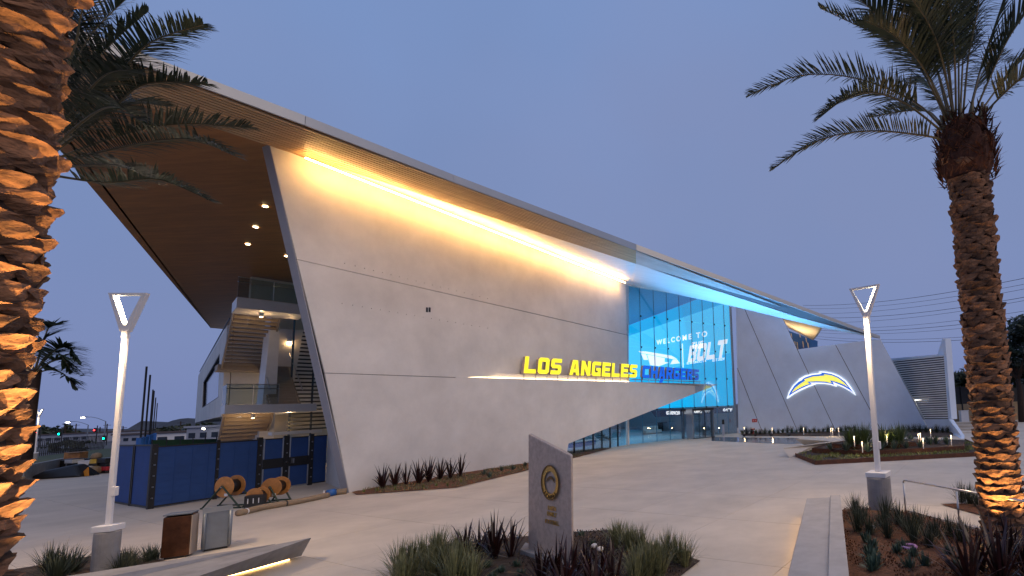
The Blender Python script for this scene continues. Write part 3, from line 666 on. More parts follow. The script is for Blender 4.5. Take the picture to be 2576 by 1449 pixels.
ob('seat', MB().box((0, 1.0, 0.42), (3.2, 0.6, 0.10)).mesh('seat', bev=0.02), 'leather', t, world=False)
ob('base', MB().box((0, 1.0, 0.19), (3.0, 0.5, 0.36)), 'blue_tarp', t, world=False)

# ------------------------------------------------------------------ roof sign letters
sg = thing('rooftop_letter_sign', 'sign of glowing yellow and blue block letters standing on the white prow ledge', 'sign', WG.p(x0, zl))
zb0 = zl + 0.36
def wx(u): return WG.x(WG.at(u, 950, -0.15))
for word, ua, ub, m in (('LOS', 1317, 1410, 'yellow'), ('ANGELES', 1432, 1601, 'yellow'), ('CHARGERS', 1615, 1757, 'blue_letter')):
    a, b = WG.p(wx(ua), zb0, -0.12), WG.p(wx(ub), zb0, -0.12)
    ls = block_word(word, a, b, 1.04, 0.24, m, sg, 0.12, 0.15, side='letter_side', t=0.25)
    if word == 'CHARGERS':
        x = wx(1662); q = lambda dx, dz: WG.p(x + dx, zb0 + dz, -0.119)
        wpart('bolt_tail', MB().prism([q(0.05, 0.0), q(0.45, 0.0), q(0.10, -0.42), q(0.30, -0.42), q(-0.35, -1.0), q(-0.15, -0.55), q(-0.32, -0.55)], -WG.n * 0.1), 'blue_letter', sg)
for k in range(24):
    x = wx(1320) + (wx(1760) - wx(1320)) * k / 23
    wpart('bracket', MB().box((0, 0, 0), (0.04, 0.04, 0.40), mx=Matrix.Translation(WG.p(x, zl + 0.19, -0.22))), 'steel', sg)
wpart('sign_rail', MB().tube([WG.p(wx(1590), zl + 0.22, -0.22), WG.p(wx(1764), zl + 0.22, -0.22)], 0.04, 6), 'steel', sg)
# ------------------------------------------------------------------ lightning emblem on the grey wall
lg = thing('lightning_bolt_sign', 'glowing arched lightning bolt emblem in yellow blue and white on the grey wall', 'sign', RW.at(*c8(460, 900)))
wh = [(130, 1024), (150, 960), (185, 900), (235, 850), (262, 836), (243, 834), (300, 803), (370, 782), (437, 776), (452, 772), (441, 758), (500, 760), (570, 773), (640, 802), (705, 850), (755, 915), (800, 990), (742, 948), (690, 918), (640, 895), (598, 880), (614, 906), (560, 888), (500, 878), (440, 876), (388, 880), (408, 885), (350, 903), (270, 938), (200, 976)]
blp = [(146, 1000), (165, 955), (200, 900), (245, 858), (285, 838), (278, 834), (310, 815), (375, 793), (450, 785), (470, 778), (462, 769), (500, 771), (570, 784), (634, 811), (697, 857), (745, 920), (783, 972), (742, 938), (690, 907), (640, 884), (574, 858), (592, 890), (560, 878), (500, 868), (440, 865), (350, 866), (378, 880), (340, 893), (262, 928), (195, 966)]
ye = [(176, 965), (212, 918), (262, 878), (310, 848), (300, 835), (380, 808), (500, 797), (488, 784), (570, 797), (628, 822), (685, 866), (724, 908), (748, 918), (690, 888), (620, 862), (548, 842), (566, 872), (500, 856), (420, 853), (330, 858), (352, 879), (300, 896), (240, 926)]
wpart('white_border', MB().prism([RW.at(*c8(*p), 0.16) for p in wh], -RW.n * 0.12), 'logo_white', lg)
wpart('blue_field', MB().prism([RW.at(*c8(*p), 0.175) for p in blp], -RW.n * 0.012), 'logo_blue', lg)
wpart('yellow_bolt', MB().prism([RW.at(*c8(*p), 0.19) for p in ye], -RW.n * 0.012), 'logo_yellow', lg)

# ================================================================== EXTERIOR STAIR AND WING
sdr = ray(2517, hz(2517)); sdr.z = 0
S0 = atY(570, 1000, 27.0); ST = Plane(Vector((S0.x, S0.y, 0)), Vector((S0.x, S0.y, 0)) + sdr)
st = thing('exterior_stair', 'beige steel switchback stair with glass guards beside the white wall', 'stair', Vector((S0.x, S0.y, 0)))
bk = -ST.n
_b = atY(548, 1000, 32.6) - ST.at(588, 1000); _b.z = 0; _b.normalize()
def _stp(x, z, off=0.0): return ST.a + ST.t * x - _b * off + Zv * z
ST.p = _stp
def slab(pts, th, depth, m, name): return wpart(name, MB().prism([ST.at(u, v) for u, v in pts], bk * depth), m, st)
def flat(x0, x1, z, th, depth, m, name, off=0.0):
    return wpart(name, MB().prism([ST.p(x0, z, off), ST.p(x1, z, off), ST.p(x1, z, off - depth), ST.p(x0, z, off - depth)], (0, 0, -th)), m, st, bev=0.015)
xs = lambda u, v=900: ST.x(ST.at(u, v))
zu = ST.at(640, 752).z; zm = ST.at(680, 1017).z
xu0, xu1 = xs(596, 750), xs(770, 770); xm0, xm1 = xs(566, 1017), xs(797, 1020)
flat(xu0, xu1, zu, 0.62, 2.2, 'white_paint', 'landing'); flat(xm0, xm1, zm, 0.48, 2.0, 'white_paint', 'landing')
def flight(xa, xb, za, zb, o0, o1, n, name='flight'):
    fl_ = wpart(name, MB().prism([ST.p(xa, za - 0.32, o0), ST.p(xa, za - 0.05, o0), ST.p(xa, zb - 0.05, o1), ST.p(xa, zb - 0.32, o1)], ST.t * 0.08), 'stair_paint', st)
    wpart('stringer', MB().prism([ST.p(xb, za - 0.32, o0), ST.p(xb, za + 0.0, o0), ST.p(xb, zb + 0.0, o1), ST.p(xb, zb - 0.32, o1)], ST.t * -0.08), 'stair_paint', fl_)
    for k in range(n):
        f = (k + 0.5) / n; z = za + (zb - za) * f; o = o0 + (o1 - o0) * f; d = abs(o1 - o0) / n; h = abs(zb - za) / n
        wpart('tread', MB().box((0, 0, 0), (abs(xb - xa) - 0.18, d * 1.02, 0.05), mx=Matrix.Translation(ST.p((xa + xb) / 2, z, o)) @ Matrix.Rotation(math.atan2(ST.t.y, ST.t.x), 4, 'Z')), 'stair_paint', fl_)
        wpart('riser', MB().box((0, 0, 0), (abs(xb - xa) - 0.20, 0.03, h - 0.06), mx=Matrix.Translation(ST.p((xa + xb) / 2, z - h / 2 - 0.0, o + d * 0.46)) @ Matrix.Rotation(math.atan2(ST.t.y, ST.t.x), 4, 'Z')), 'stair_paint', fl_)
    return fl_
zmid = (zu + zm) / 2 - 0.2
xw = xu0 + 2.3
flight(xu0 + 0.05, xw, zu - 0.35, zmid, -2.2, -6.8, 14)
flat(xu0 - 0.1, xm1 - 0.3, zmid, 0.40, 1.8, 'stair_paint', 'landing', off=-6.8)
flight(xs(694, 960), xs(778, 960), zm, zmid, -2.0, -6.8, 14)
flight(xm0 + 0.1, xm0 + 2.35, zm - 0.35, 0.2, -2.0, -7.0, 16)
wpart('pier', MB().prism([ST.at(u, v, -3.2) for u, v in [(683, 795), (706, 795), (688, 1112), (650, 1112)]], bk * 0.9), 'white_paint', st)
wpart('back_wall', MB().prism([ST.p(xu0 + 1.5, 0, -9.2), ST.p(xm1 + 9, 0, -9.2), ST.p(xm1 + 9, HS - 0.1, -9.2), ST.p(xu0 + 1.5, HS - 0.1, -9.2)], bk * 0.3), 'warm_wall', st)
def guard(x0, x1, z, name='guard_pane'):
    n = 2
    for k in range(n):
        a, b = x0 + (x1 - x0) * k / n + 0.02, x0 + (x1 - x0) * (k + 1) / n - 0.02
        wpart(name, MB().prism([ST.p(a, z + 0.02, 0.03), ST.p(b, z + 0.02, 0.03), ST.p(b, z + 1.15, 0.03), ST.p(a, z + 1.15, 0.03)], bk * 0.02), 'guard_glass', st)
    wpart('handrail', MB().tube([ST.p(x0, z + 0.92, -0.06), ST.p(x1, z + 0.92, -0.06)], 0.028, 8), 'steel', st)
    wpart('guard_cap', MB().tube([ST.p(x0, z + 1.17, 0.02), ST.p(x1, z + 1.17, 0.02)], 0.02, 6), 'steel', st)
guard(xu0, xu1, zu); guard(xm0, xm0 + (xm1 - xm0) * 0.55, zm)
wpart('guard_pane', MB().prism([ST.p(xm0 + 0.02, zm, 0), ST.p(xm0 + 0.02, zm, -1.9), ST.p(xm0 + 0.02, zm + 1.15, -1.9), ST.p(xm0 + 0.02, zm + 1.15, 0)], ST.t * 0.02), 'guard_glass', st)
for x in (xs(694, 960), xs(778, 960)):
    wpart('handrail', MB().tube([ST.p(x, zm + 0.95, -1.8), ST.p(x, zmid + 0.95, -6.8)], 0.03, 8), 'steel', st)
for u, v, o in ((700, 985, -1.0), (715, 985, -1.0)):
    pass
# dark louvre screen between stair and wall
for k in range(30):
    z = 2.6 + k * 0.27; f = k / 29
    xa = xs(700 + 40 * f, 950); wpart('louvre_slat', MB().box((0, 0, 0), (4.6, 0.12, 0.10), mx=Matrix.Translation(ST.p(xa + 3.6, z, -5.2 + 2.0 * 0)) @ Matrix.Rotation(math.atan2(ST.t.y, ST.t.x), 4, 'Z')), 'dark_metal', st)
for k in range(3): wpart('louvre_post', MB().box((0, 0, 0), (0.08, 0.08, 8.4), mx=Matrix.Translation(ST.p(xs(735, 950) + 1.2 * k + 0.8, 6.4, -5.35))), 'dark_metal', st)
can = MB().lathe([(0.09, 0), (0.09, 0.22)], 12).mesh('can_light'); can.materials.append(M['white_paint'])
cl = MB().lathe([(0.075, -0.012), (0.075, -0.004)], 12).mesh('lens'); cl.materials.append(M['spot_warm'])
for x, z, o in ((xu0 + 1.2, zu - 0.85, -1.0), (xm0 + 1.3, zm - 0.75, -1.0), (xs(760, 900) + 0.5, zmid + 1.9, -7.6)):
    q = ob('can_light', can, None, st, loc=ST.p(x, z, o)); ob('lens', cl, None, q, world=False)
    lamp('can_beam', 'POINT', ST.p(x, z - 0.12, o), 34, (1, 0.62, 0.28), st, shadow_soft_size=0.08)
lamp('stair_light', 'POINT', ST.p(xs(740, 900) + 1.0, zmid + 2.6, -7.8), 160, (1, 0.66, 0.30), st, shadow_soft_size=0.15)
lamp('stair_light', 'POINT', ST.p(xs(740, 900) + 0.6, 3.0, -4.5), 120, (1, 0.66, 0.30), st, shadow_soft_size=0.15)
# white wing with the long window
p1 = atY(562, 940, 33.0); wdv = ray(421, hz(421)); wdv.z = 0; wdv.normalize(); p1.z = 0
WI = Plane(p1, p1 + wdv)
wing = thing('office_wing', 'white cantilevered office wing with a long dark window behind the stair', 'building', p1)
ztop = WI.at(566, 828).z; zbot = WI.at(553, 1048).z; xl = WI.x(WI.at(499, 945))
bkw = -WI.n
win = [(511, 962), (553, 888), (549, 1000), (508, 1027)]
wpts = [WI.at(u, v) for u, v in win]
wpart('wall', MB().prism([WI.p(-0.5, zbot), WI.p(xl, zbot), WI.p(xl, ztop), WI.p(-0.5, ztop)], bkw * 0.3, [wpts]), 'plaster', wing)
wpart('body', MB().prism([WI.p(-0.5, zbot, -0.34), WI.p(xl, zbot, -0.34), WI.p(xl, ztop, -0.34), WI.p(-0.5, ztop, -0.34)], bkw * 9), 'plaster', wing)
wf = wpart('window', MB().prism([p + bkw * 0.16 for p in wpts], bkw * 0.04), 'dark_glass', wing)
wpart('frame', MB().prism([p + bkw * 0.02 for p in wpts], bkw * 0.1, [[wpts[0].lerp(q, 0.04).lerp(p_, 0.0) if False else p_.lerp((wpts[0] + wpts[1] + wpts[2] + wpts[3]) / 4, 0.05) + bkw * 0.02 for q, p_ in zip(wpts, wpts)]]), 'black_paint', wf)
wpart('parapet_rail', MB().tube([WI.p(-0.5, ztop + 0.5, -0.1), WI.p(xl, ztop + 0.5, -0.1)], 0.04, 6), 'dark_metal', wing)
wpart('porch_light', MB().box((0, 0, 0), (1.6, 0.4, 0.06), mx=Matrix.Translation(WI.p(6, zbot - 0.05, -1.5))), 'led_white', wing)

# ================================================================== CONSTRUCTION FENCE
FN = Plane(G(375, 1281), G(820, 1214)); F2 = Plane(G(280, 1265), G(371, 1279.5))
fn = thing('construction_fence', 'blue mesh construction fence with black posts and a double gate', 'fence', FN.p(0, 0))
def fx(u): return FN.x(FN.at(u, 1200))
def fh(u): return 2.42
def fpanel(pl, x0, x1, z0, z1, off=0.0, name='mesh_panel', m='blue_mesh', parent=fn, th=0.02): return wpart(name, MB().prism([pl.p(x0, z0, off), pl.p(x1, z0, off), pl.p(x1, z1, off), pl.p(x0, z1, off)], -pl.n * th), m, parent)
for u0, u1 in ((392, 540), (548, 643), (785, 818)):
    a, b = fx(u0), fx(u1); pn = fpanel(FN, a, b, 0.06, 2.34)
    for z in (0.05, 2.32): fpanel(FN, a, b, z, z + 0.05, 0.02, 'rail', 'black_paint', pn, 0.06)
    for k in range(int((b - a) / 0.5)): fpanel(FN, a + 0.5 * (k + 1) - 0.008, a + 0.5 * (k + 1) + 0.008, 0.1, 2.32, 0.012, 'wire', 'blue_mesh', pn, 0.02)
    for k in range(9): fpanel(FN, a, b, 0.25 + 0.25 * k, 0.262 + 0.25 * k, 0.010, 'wire', 'blue_mesh', pn, 0.02)
for u0, u1 in ((376, 392), (540, 548), (643, 656), (710, 723), (775, 785)):
    ps = fpanel(FN, fx(u0), fx(u1), 0.0, 2.46, 0.03, 'post', 'black_paint', fn, 0.10)
    for k in range(5): wpart('clip', MB().box((0, 0, 0), (0.05, 0.03, 0.05), mx=Matrix.Translation(FN.p((fx(u0) + fx(u1)) / 2, 0.4 + 0.42 * k, 0.05))), 'steel', ps)
for u0, u1 in ((658, 709), (724, 774)):
    a, b = fx(u0), fx(u1); gt = fpanel(FN, a, b, 0.08, 2.34, 0.0, 'gate_leaf')
    fpanel(FN, a, b, 1.02, 1.44, 0.03, 'kick_rail', 'black_paint', gt, 0.05)
    for z in (0.06, 2.32): fpanel(FN, a, b, z, z + 0.05, 0.02, 'rail', 'steel' if z < 1 else 'black_paint', gt, 0.05)
    for x in (a, b - 0.05): fpanel(FN, x, x + 0.05, 0.06, 2.37, 0.021, 'stile', 'steel', gt, 0.05)
    if u0 > 700: wpart('lever', MB().box((0, 0, 0), (0.10, 0.05, 0.22), mx=Matrix.Translation(FN.p(a + 0.12, 1.26, 0.08))), 'steel', gt)
for x0, x1 in ((0, F2.len * 0.53), (F2.len * 0.55, F2.len - 0.02)):
    pn = fpanel(F2, x0, x1, 0.06, 2.40)
    for x in (x0, x1 - 0.07): fpanel(F2, x, x + 0.07, 0.0, 2.44, 0.03, 'post', 'black_paint', pn, 0.07)
    for z in (0.03, 2.38): fpanel(F2, x0, x1, z, z + 0.06, 0.025, 'rail', 'black_paint', pn, 0.05)
fpanel(F2, F2.len - 0.02, F2.len + 0.06, 0.0, 2.44, 0.03, 'post', 'steel', fn, 0.08)
# concrete portal closing the gap between fence and building
ep, eq = FN.p(fx(820), 0), WA.at(873, 1238, -0.5); eq.z = 0
EPL = Plane(ep, eq)
wpart('portal_cheek', MB().prism([EPL.p(0, 0), EPL.p(EPL.len, 0), EPL.p(EPL.len, 2.62), EPL.p(0, 2.62)], -EPL.n * 0.25), 'plaster')
wpart('portal_lintel', MB().prism([FN.p(fx(700), 2.50, -0.6), FN.p(fx(820) + 0.1, 2.50, -0.6), FN.p(fx(820) + 0.1, 2.64, -0.6), FN.p(fx(700), 2.64, -0.6)], -FN.n * 0.3), 'plaster')

# ================================================================== LAMP POSTS
def lamp_post(loc, rz, label, power, ws=1.0, arm=1):
    t = thing('lamp_post', label, 'lamp post', loc, rz, 'triangular plaza lamps')
    ob('footing', MB().lathe([(0.31 * ws, 0), (0.31 * ws, 0.86), (0.30 * ws, 0.88), (0.0, 0.885)], 28).mesh('footing', smooth=False), 'concrete_grey', t, world=False)
    ob('cap', MB().box((0, 0, 0.955), (0.54 * ws, 0.54 * ws, 0.13)).mesh('cap', bev=0.012), 'white_paint', t, world=False)
    ob('pole', MB().box((0, 0, 3.08), (0.14 * ws, 0.14 * ws, 4.14)).mesh('pole', bev=0.02), 'white_paint', t, world=False)
    ob('service_box', MB().box((0.09 * ws, 0, 1.72), (0.07, 0.10, 0.20)).mesh('service_box', bev=0.01), 'white_paint', t, world=False)
    ob('collar', MB().box((0, 0, 5.22), (0.16 * ws, 0.15 * ws, 0.30)).mesh('collar', bev=0.015), 'white_paint', t, world=False)
    zt, wv = 6.10, 0.43 * (0.5 + 0.5 * ws)
    o = [(-0.075, 5.22), (0.075, 5.22), (wv, zt), (-wv, zt)]; i = [(-0.022, 5.36), (0.022, 5.36), (wv - 0.085, zt - 0.05), (-wv + 0.085, zt - 0.05)]
    hd = ob('head', MB().prism([(x, -0.05, z) for x, z in o], (0, 0.10, 0), [[(x, -0.05, z) for x, z in i]]).mesh('head'), 'white_paint', t, world=False)
    for s in (arm,):
        a, b = Vector((0.032 * s, 0, 5.40)), Vector((s * (wv - 0.11), 0, zt - 0.085)); d = (b - a).normalized(); nn = Vector((-d.z * s, 0, d.x * s))
        nn = nn if nn.x * s < 0 else -nn
        ob('led', MB().prism([a + Vector((0, -0.03, 0)), b + Vector((0, -0.03, 0)), b + Vector((0, 0.015, 0)), a + Vector((0, 0.015, 0))], nn * 0.034).mesh('led'), 'led_lamp', hd, world=False)
    ob('led', MB().box((0, 0, zt - 0.056), (0.60, 0.03, 0.008)), 'white_paint', hd, world=False)
    l = bpy.data.lights.new('lamp_light', 'SPOT'); l.energy = power; l.color = (1.0, 0.68, 0.38); l.shadow_soft_size = 0.30; l.spot_size = R(160); l.spot_blend = 0.5
    lo = bpy.data.objects.new('lamp_light', l); COL.objects.link(lo); lo.parent = t; lo.location = (0.0, -0.45, 5.12)
    return t
lp = G(262, 1444); lamp_post(lp, R(12), 'white lamp post with triangular head beside the two bins', 620, 0.62, -1)
rp = G(2216, 1284); lamp_post(rp, R(-32), 'white lamp post with triangular head in the mulch bed by the handrail', 520)
fp = G(86, 1160); lamp_post(Vector((fp.x, fp.y, 0)), R(15), 'distant lamp post half hidden by the near palm trunk', 250, 0.7)

# ================================================================== MONUMENT
ml = G(1329, 1397); mdir = Vector((math.cos(R(-40)), math.sin(R(-40)), 0)); MO = Plane(ml, ml + mdir)
mo = thing('stone_monument', 'tall slanted stone slab with bronze ring emblem standing in the planting bed', 'monument', ml)
mw = MO.x(MO.at(1438, 1250)); zl1 = MO.at(1333, 1091.5).z; zr1 = MO.at(1437, 1147).z
back = Vector((-0.24, 0.97, 0))
wpart('slab', MB().prism([MO.p(0, 0.10), MO.p(mw, 0.10), MO.p(mw, zr1), MO.p(0, zl1)], back * 0.34), 'stone', mo, bev=0.025)
wpart('plinth', MB().prism([MO.p(-0.12, 0, 0.12), MO.p(mw + 0.15, 0, 0.12), MO.p(mw + 0.15, 0, 0.12) + back * 0.6, MO.p(-0.12, 0, 0.12) + back * 0.6], (0, 0, 0.13)), 'concrete_grey', mo, bev=0.015)
rc = MO.at(1387.5, 1213.3); rx, rzc = MO.x(rc), rc.z; RO, RI = 0.335, 0.225
def ring(ro, ri, off, dep, n=40): return MB().prism([MO.p(rx + ro * math.cos(2 * math.pi * k / n), rzc + ro * math.sin(2 * math.pi * k / n), off) for k in range(n)], back * dep, [[MO.p(rx + ri * math.cos(2 * math.pi * k / n), rzc + ri * math.sin(2 * math.pi * k / n), off) for k in range(n)]])
em = wpart('ring', ring(RO, RI, 0.035, 0.04), 'bronze', mo)
wpart('ring_rim', ring(RO + 0.015, RO - 0.012, 0.045, 0.05), 'bronze_dark', em)
arc = [(-0.17, -0.03), (-0.13, 0.04), (-0.06, 0.085), (0.0, 0.095), (0.06, 0.085), (0.13, 0.04), (0.17, -0.03), (0.09, 0.02), (0.05, 0.035), (0.0, 0.04), (-0.05, 0.035), (-0.09, 0.02)]
wpart('bolt_relief', MB().prism([MO.p(rx + a, rzc + 0.03 + b, 0.03) for a, b in arc], back * 0.03), 'bronze_dark', mo)
for k, ch in enumerate('SPANOS'):
    q = R(-90 + (k - 2.5) * 17); me = text_mesh(ch, 0.085, 0.002, align='CENTER')
    mx = frame(MO.p(rx + math.cos(q) * 0.31, rzc + math.sin(q) * 0.31, 0.042), MO.t * math.cos(q + math.pi / 2) + Zv * math.sin(q + math.pi / 2), Vector(MO.t * math.cos(q + math.pi) + Zv * math.sin(q + math.pi)))
    me.transform(mx); ob('lettering', me, 'bronze_dark', em)
for txt, y, hw in (('FAITH', 1279, 0.155), ('FAMILY', 1294, 0.185), ('FOOTBALL', 1314, 0.265)):
    z = MO.at(1388, y + 5).z; place_text(txt, MO.p(rx - hw + 0.02, z, 0.002), MO.p(rx + hw + 0.02, z, 0.002), MO.t, Zv, 0.004, mo, 'bronze', 0.025, 0.0, 1.0, height=0.085)

# ================================================================== BINS
def bin_(name, label, c, sx, sy, h, rz, m, lipm, kind):
    t = thing(name, label, 'bin', c, rz)
    ob('body', MB().loft([(-sx / 2, -sy / 2, 0.05), (sx / 2, -sy / 2, 0.05), (sx / 2, sy / 2, 0.05), (-sx / 2, sy / 2, 0.05)], [(-sx / 2, -sy / 2, h - 0.05), (sx / 2, -sy / 2, h - 0.05), (sx / 2, sy / 2, h), (-sx / 2, sy / 2, h)]).mesh('body', bev=0.012), m, t, world=False)
    ob('foot', MB().box((0, 0, 0.03), (sx * 0.8, sy * 0.8, 0.06)), 'black_paint', t, world=False)
    if kind == 0:
        ob('side_panel', MB().box((sx / 2 + 0.012, 0, h / 2), (0.02, sy * 0.96, h * 0.9)).mesh('side_panel', bev=0.004), 'stair_paint', t, world=False)
        ob('lid', MB().box((0, 0, h + 0.005), (sx * 1.03, sy * 1.03, 0.03)).mesh('lid', bev=0.006), lipm, t, world=False)
    else:
        for s in (-1, 1): ob('corner_rib', MB().tube([(s * sx * 0.44, -sy / 2 - 0.02, 0.08), (s * sx * 0.44, -sy / 2 - 0.02, h - 0.04)], 0.035, 8).mesh('corner_rib', smooth=True), lipm, t, world=False)
        ob('rim', MB().prism([(-sx / 2 - .01, -sy / 2 - .01, h - 0.06), (sx / 2 + .01, -sy / 2 - .01, h - 0.06), (sx / 2 + .01, sy / 2 + .01, h + 0.01), (-sx / 2 - .01, sy / 2 + .01, h + 0.01)], (0, 0, 0.02)), lipm, t, world=False)
def bin_at(corners, top):
    a, b, c = (G(*p) for p in corners); rz = math.atan2((b - a).y, (b - a).x)
    sx = (b - a).length; sy = max(0.35, abs((c - b).length)); n_ = Vector((-(b - a).y, (b - a).x, 0)).normalized()
    h = 3 * (corners[0][1] - top) / (corners[0][1] - hz(corners[0][0]))
    return (a + b) / 2 + n_ * sy / 2, sx, sy, h, rz
c_, sx, sy, h, rz = bin_at([(402, 1411), (474, 1401), (494, 1391)], 1301)
bin_('waste_bin', 'dark brown metal bin beside the concrete bench', c_, sx, min(sy, 0.55), h, rz, 'rust_metal', 'grey_metal', 0)
c_, sx, sy, h, rz = bin_at([(505, 1391), (580, 1378), (604, 1364)], 1290)
bin_('waste_bin', 'blue grey metal bin with ribbed corners next to the brown bin', c_, sx, min(sy, 0.55), h, rz, 'grey_metal', 'grey_metal', 1)

# ================================================================== BENCHES
def P3(u, v, z): return G(u, v, z)
be = thing('wedge_bench', 'pointed grey concrete bench with a glowing light strip underneath', 'bench', G(700, 1420))
tipT, tipB = P3(784, 1352, 0.47), G(759, 1400)
fdir = (P3(501, 1449, 0.47) - tipT); bdir = (P3(278, 1449, 0.47) - tipT)
ft, bt = tipT + fdir * 1.7, tipT + bdir * 1.35
fdb = (G(575, 1449) - tipB); fb = tipB + fdb * 2.4
bb = Vector((bt.x, bt.y, 0)) + (fb - Vector((ft.x, ft.y, 0))) * 0.3
wpart('seat', MB().loft([Vector((tipB.x, tipB.y, 0.02)), Vector((fb.x, fb.y, 0.02)), Vector((bb.x, bb.y, 0.02))], [tipT, ft, bt]), 'concrete_grey', be, bev=0.012)
u0 = tipT.lerp(bt, 0.16)
wpart('back_upstand', MB().loft([u0 + Zv * 0.004, bt + (ft - bt) * 0.30 + Zv * 0.004, bt + Zv * 0.004], [u0 + Zv * 0.01, bt + (ft - bt) * 0.26 + Zv * 0.12, bt + Zv * 0.16]), 'concrete_grey', be)
nb = (tipB - fb).cross(Zv).normalized(); nb = nb if nb.dot(CAM - tipB) > 0 else -nb
l0, l1 = tipB.lerp(fb, 0.10), tipB.lerp(fb, 0.9)
wpart('light_strip', MB().prism([l0 + nb * 0.11 + Zv * 0.02, l1 + nb * 0.11 + Zv * 0.02, l1 + nb * 0.11 + Zv * 0.055, l0 + nb * 0.11 + Zv * 0.055], nb * 0.015), 'led_bench', be)
lb_ = thing('long_bench', 'long pale concrete bench running beside the mulch bed', 'bench', G(2060, 1300))
q = [P3(2029.6, 1250.7, 0.46), P3(2089, 1248, 0.46), P3(2113.6, 1246.7, 0.46)]
e = [P3(1979, 1449, 0.46), P3(2083, 1449, 0.46), P3(2136, 1449, 0.46)]
ext = [a + (b - a) * 1.6 for a, b in zip(q, e)]
wpart('seat', MB().prism([q[0] + Zv * -0.03, q[1] + Zv * -0.03, ext[1] + Zv * -0.03, ext[0] + Zv * -0.03], (0, 0, -0.20)), 'concrete_cool', lb_, bev=0.012)
wpart('back_kerb', MB().prism([q[1] + Zv * 0.02, q[2] + Zv * 0.02, ext[2] + Zv * 0.02, ext[1] + Zv * 0.02], (0, 0, -0.47)), 'concrete_cool', lb_, bev=0.012)
ins = lambda a, b: a.lerp(b, 0.12)
wpart('base', MB().prism([ins(q[0], q[1]) - Zv * 0.232 - (q[0] - e[0]) * 0.04, q[1] - Zv * 0.232 - (q[0] - e[0]) * 0.02, ext[1] - Zv * 0.232, ins(ext[0], ext[1]) - Zv * 0.232], (0, 0, -0.23)), 'concrete_grey', lb_)
s0_, s1_ = ins(q[0], q[1]) - Zv * 0.26 - (q[0] - e[0]) * 0.05, ins(ext[0], ext[1]) - Zv * 0.26
sd_ = (q[0] - q[1]).normalized()
wpart('light_strip', MB().prism([s0_ + sd_ * 0.01, s1_ + sd_ * 0.01, s1_ + sd_ * 0.01 - Zv * 0.03, s0_ + sd_ * 0.01 - Zv * 0.03], sd_ * 0.012), 'led_bench', lb_)

# ================================================================== HANDRAIL
hr = thing('handrail', 'brushed steel handrail along the mulch bed', 'handrail', G(2278.6, 1293.4))
A1, A2 = G(2279, 1293.5), G(2415, 1330); dA = (A2 - A1); A3 = A1 + dA * 2.1
H_ = 0.86
wpart('top_rail', MB().tube([A1 + Zv * (H_ - 0.07), A1 + Zv * (H_ - 0.02) + dA * 0.012, A1 + Zv * H_ + dA * 0.04, A2 + Zv * H_, A3 + Zv * H_], 0.024, 10), 'steel', hr, smooth=True)
for a in (A1, A2, A3): wpart('post', MB().tube([a, a + Zv * (H_ - 0.05)], 0.022, 10), 'steel', hr, smooth=True)
wpart('kerb', MB().prism([A1 + Zv * 0, A3 + Zv * 0, A3 + Zv * 0.11, A1 + Zv * 0.11], Vector((-dA.y, dA.x, 0)).normalized() * 0.12), 'concrete', hr)
hr2 = thing('handrail', 'steel handrail partly hidden behind the palm trunk', 'handrail', G(2466, 1270))
q0 = G(2466, 1290); q1 = q0 + Vector((2.2, 0.3, 0))
wpart('top_rail', MB().tube([q0 + Zv * 0.86, q1 + Zv * 0.86], 0.024, 10), 'steel', hr2, smooth=True)
for a in (q0, q1): wpart('post', MB().tube([a, a + Zv * 0.86], 0.022, 10), 'steel', hr2, smooth=True)
# ================================================================== PLANTS
def blade(mb, base, d, L, w, droop, nseg=4, fold=0.0, lift=0.0):
    """a curved tapering leaf from base, heading d (unit), length L"""
    d = Vector(d).normalized(); side = d.cross(Zv); side = side.normalized() if side.length > 1e-4 else Vector((1, 0, 0))
    p = Vector(base); k = len(mb.v); ln = L / nseg
    for i in range(nseg + 1):
        f = i / nseg; ww = w * (0.55 + 0.9 * f if f < 0.35 else 1.0 - ((f - 0.35) / 0.65) ** 1.6 * 0.97) * 0.5
        mb.v += [p - side * ww, p + side * ww]
        d = (d + Vector((0, 0, -droop * f))).normalized(); p = p + d * ln
    for i in range(nseg): mb.f.append((k + 2 * i, k + 2 * i + 1, k + 2 * i + 3, k + 2 * i + 2))
def tuft_mesh(name, n, h, spread, w, droop, seed, base=0.06, m='grass_blade', nseg=4):
    rnd = random.Random(seed); mb = MB()
    for i in range(n):
        a = rnd.uniform(0, 2 * math.pi); t = abs(rnd.gauss(0, spread)); r = rnd.uniform(0, base)
        blade(mb, (r * math.cos(a), r * math.sin(a), 0), (math.sin(t) * math.cos(a), math.sin(t) * math.sin(a), math.cos(t)), h * rnd.uniform(0.6, 1.1), w * rnd.uniform(0.7, 1.2), droop * rnd.uniform(0.4, 1.5), nseg)
    me = mb.mesh(name, fix=False); me.materials.append(M[m]); return me
grassM = [tuft_mesh('grass_clump', 130, 0.80, 0.38, 0.019, 0.42, s, 0.12, nseg=5) for s in (1, 2, 3)]
darkM = [tuft_mesh('grass_clump', 130, 0.50, 0.55, 0.012, 0.35, s, 0.10, 'grass_dark') for s in (4, 5)]
flaxM = [tuft_mesh('flax_plant', 22, 0.82, 0.40, 0.050, 0.24, s, 0.05, 'flax', 6) for s in (6, 7, 8)]
bigflaxM = tuft_mesh('flax_plant', 34, 1.05, 0.55, 0.060, 0.22, 19, 0.08, 'flax', 7)
agaveM = [tuft_mesh('agave', 22, 0.42, 0.62, 0.085, -0.10, s, 0.05, 'agave', 4) for s in (9, 10)]
spikyM = [tuft_mesh('spiky_rosette', 170, 1.15, 0.85, 0.038, 0.10, s, 0.12, 'spiky', 4) for s in (11, 12)]
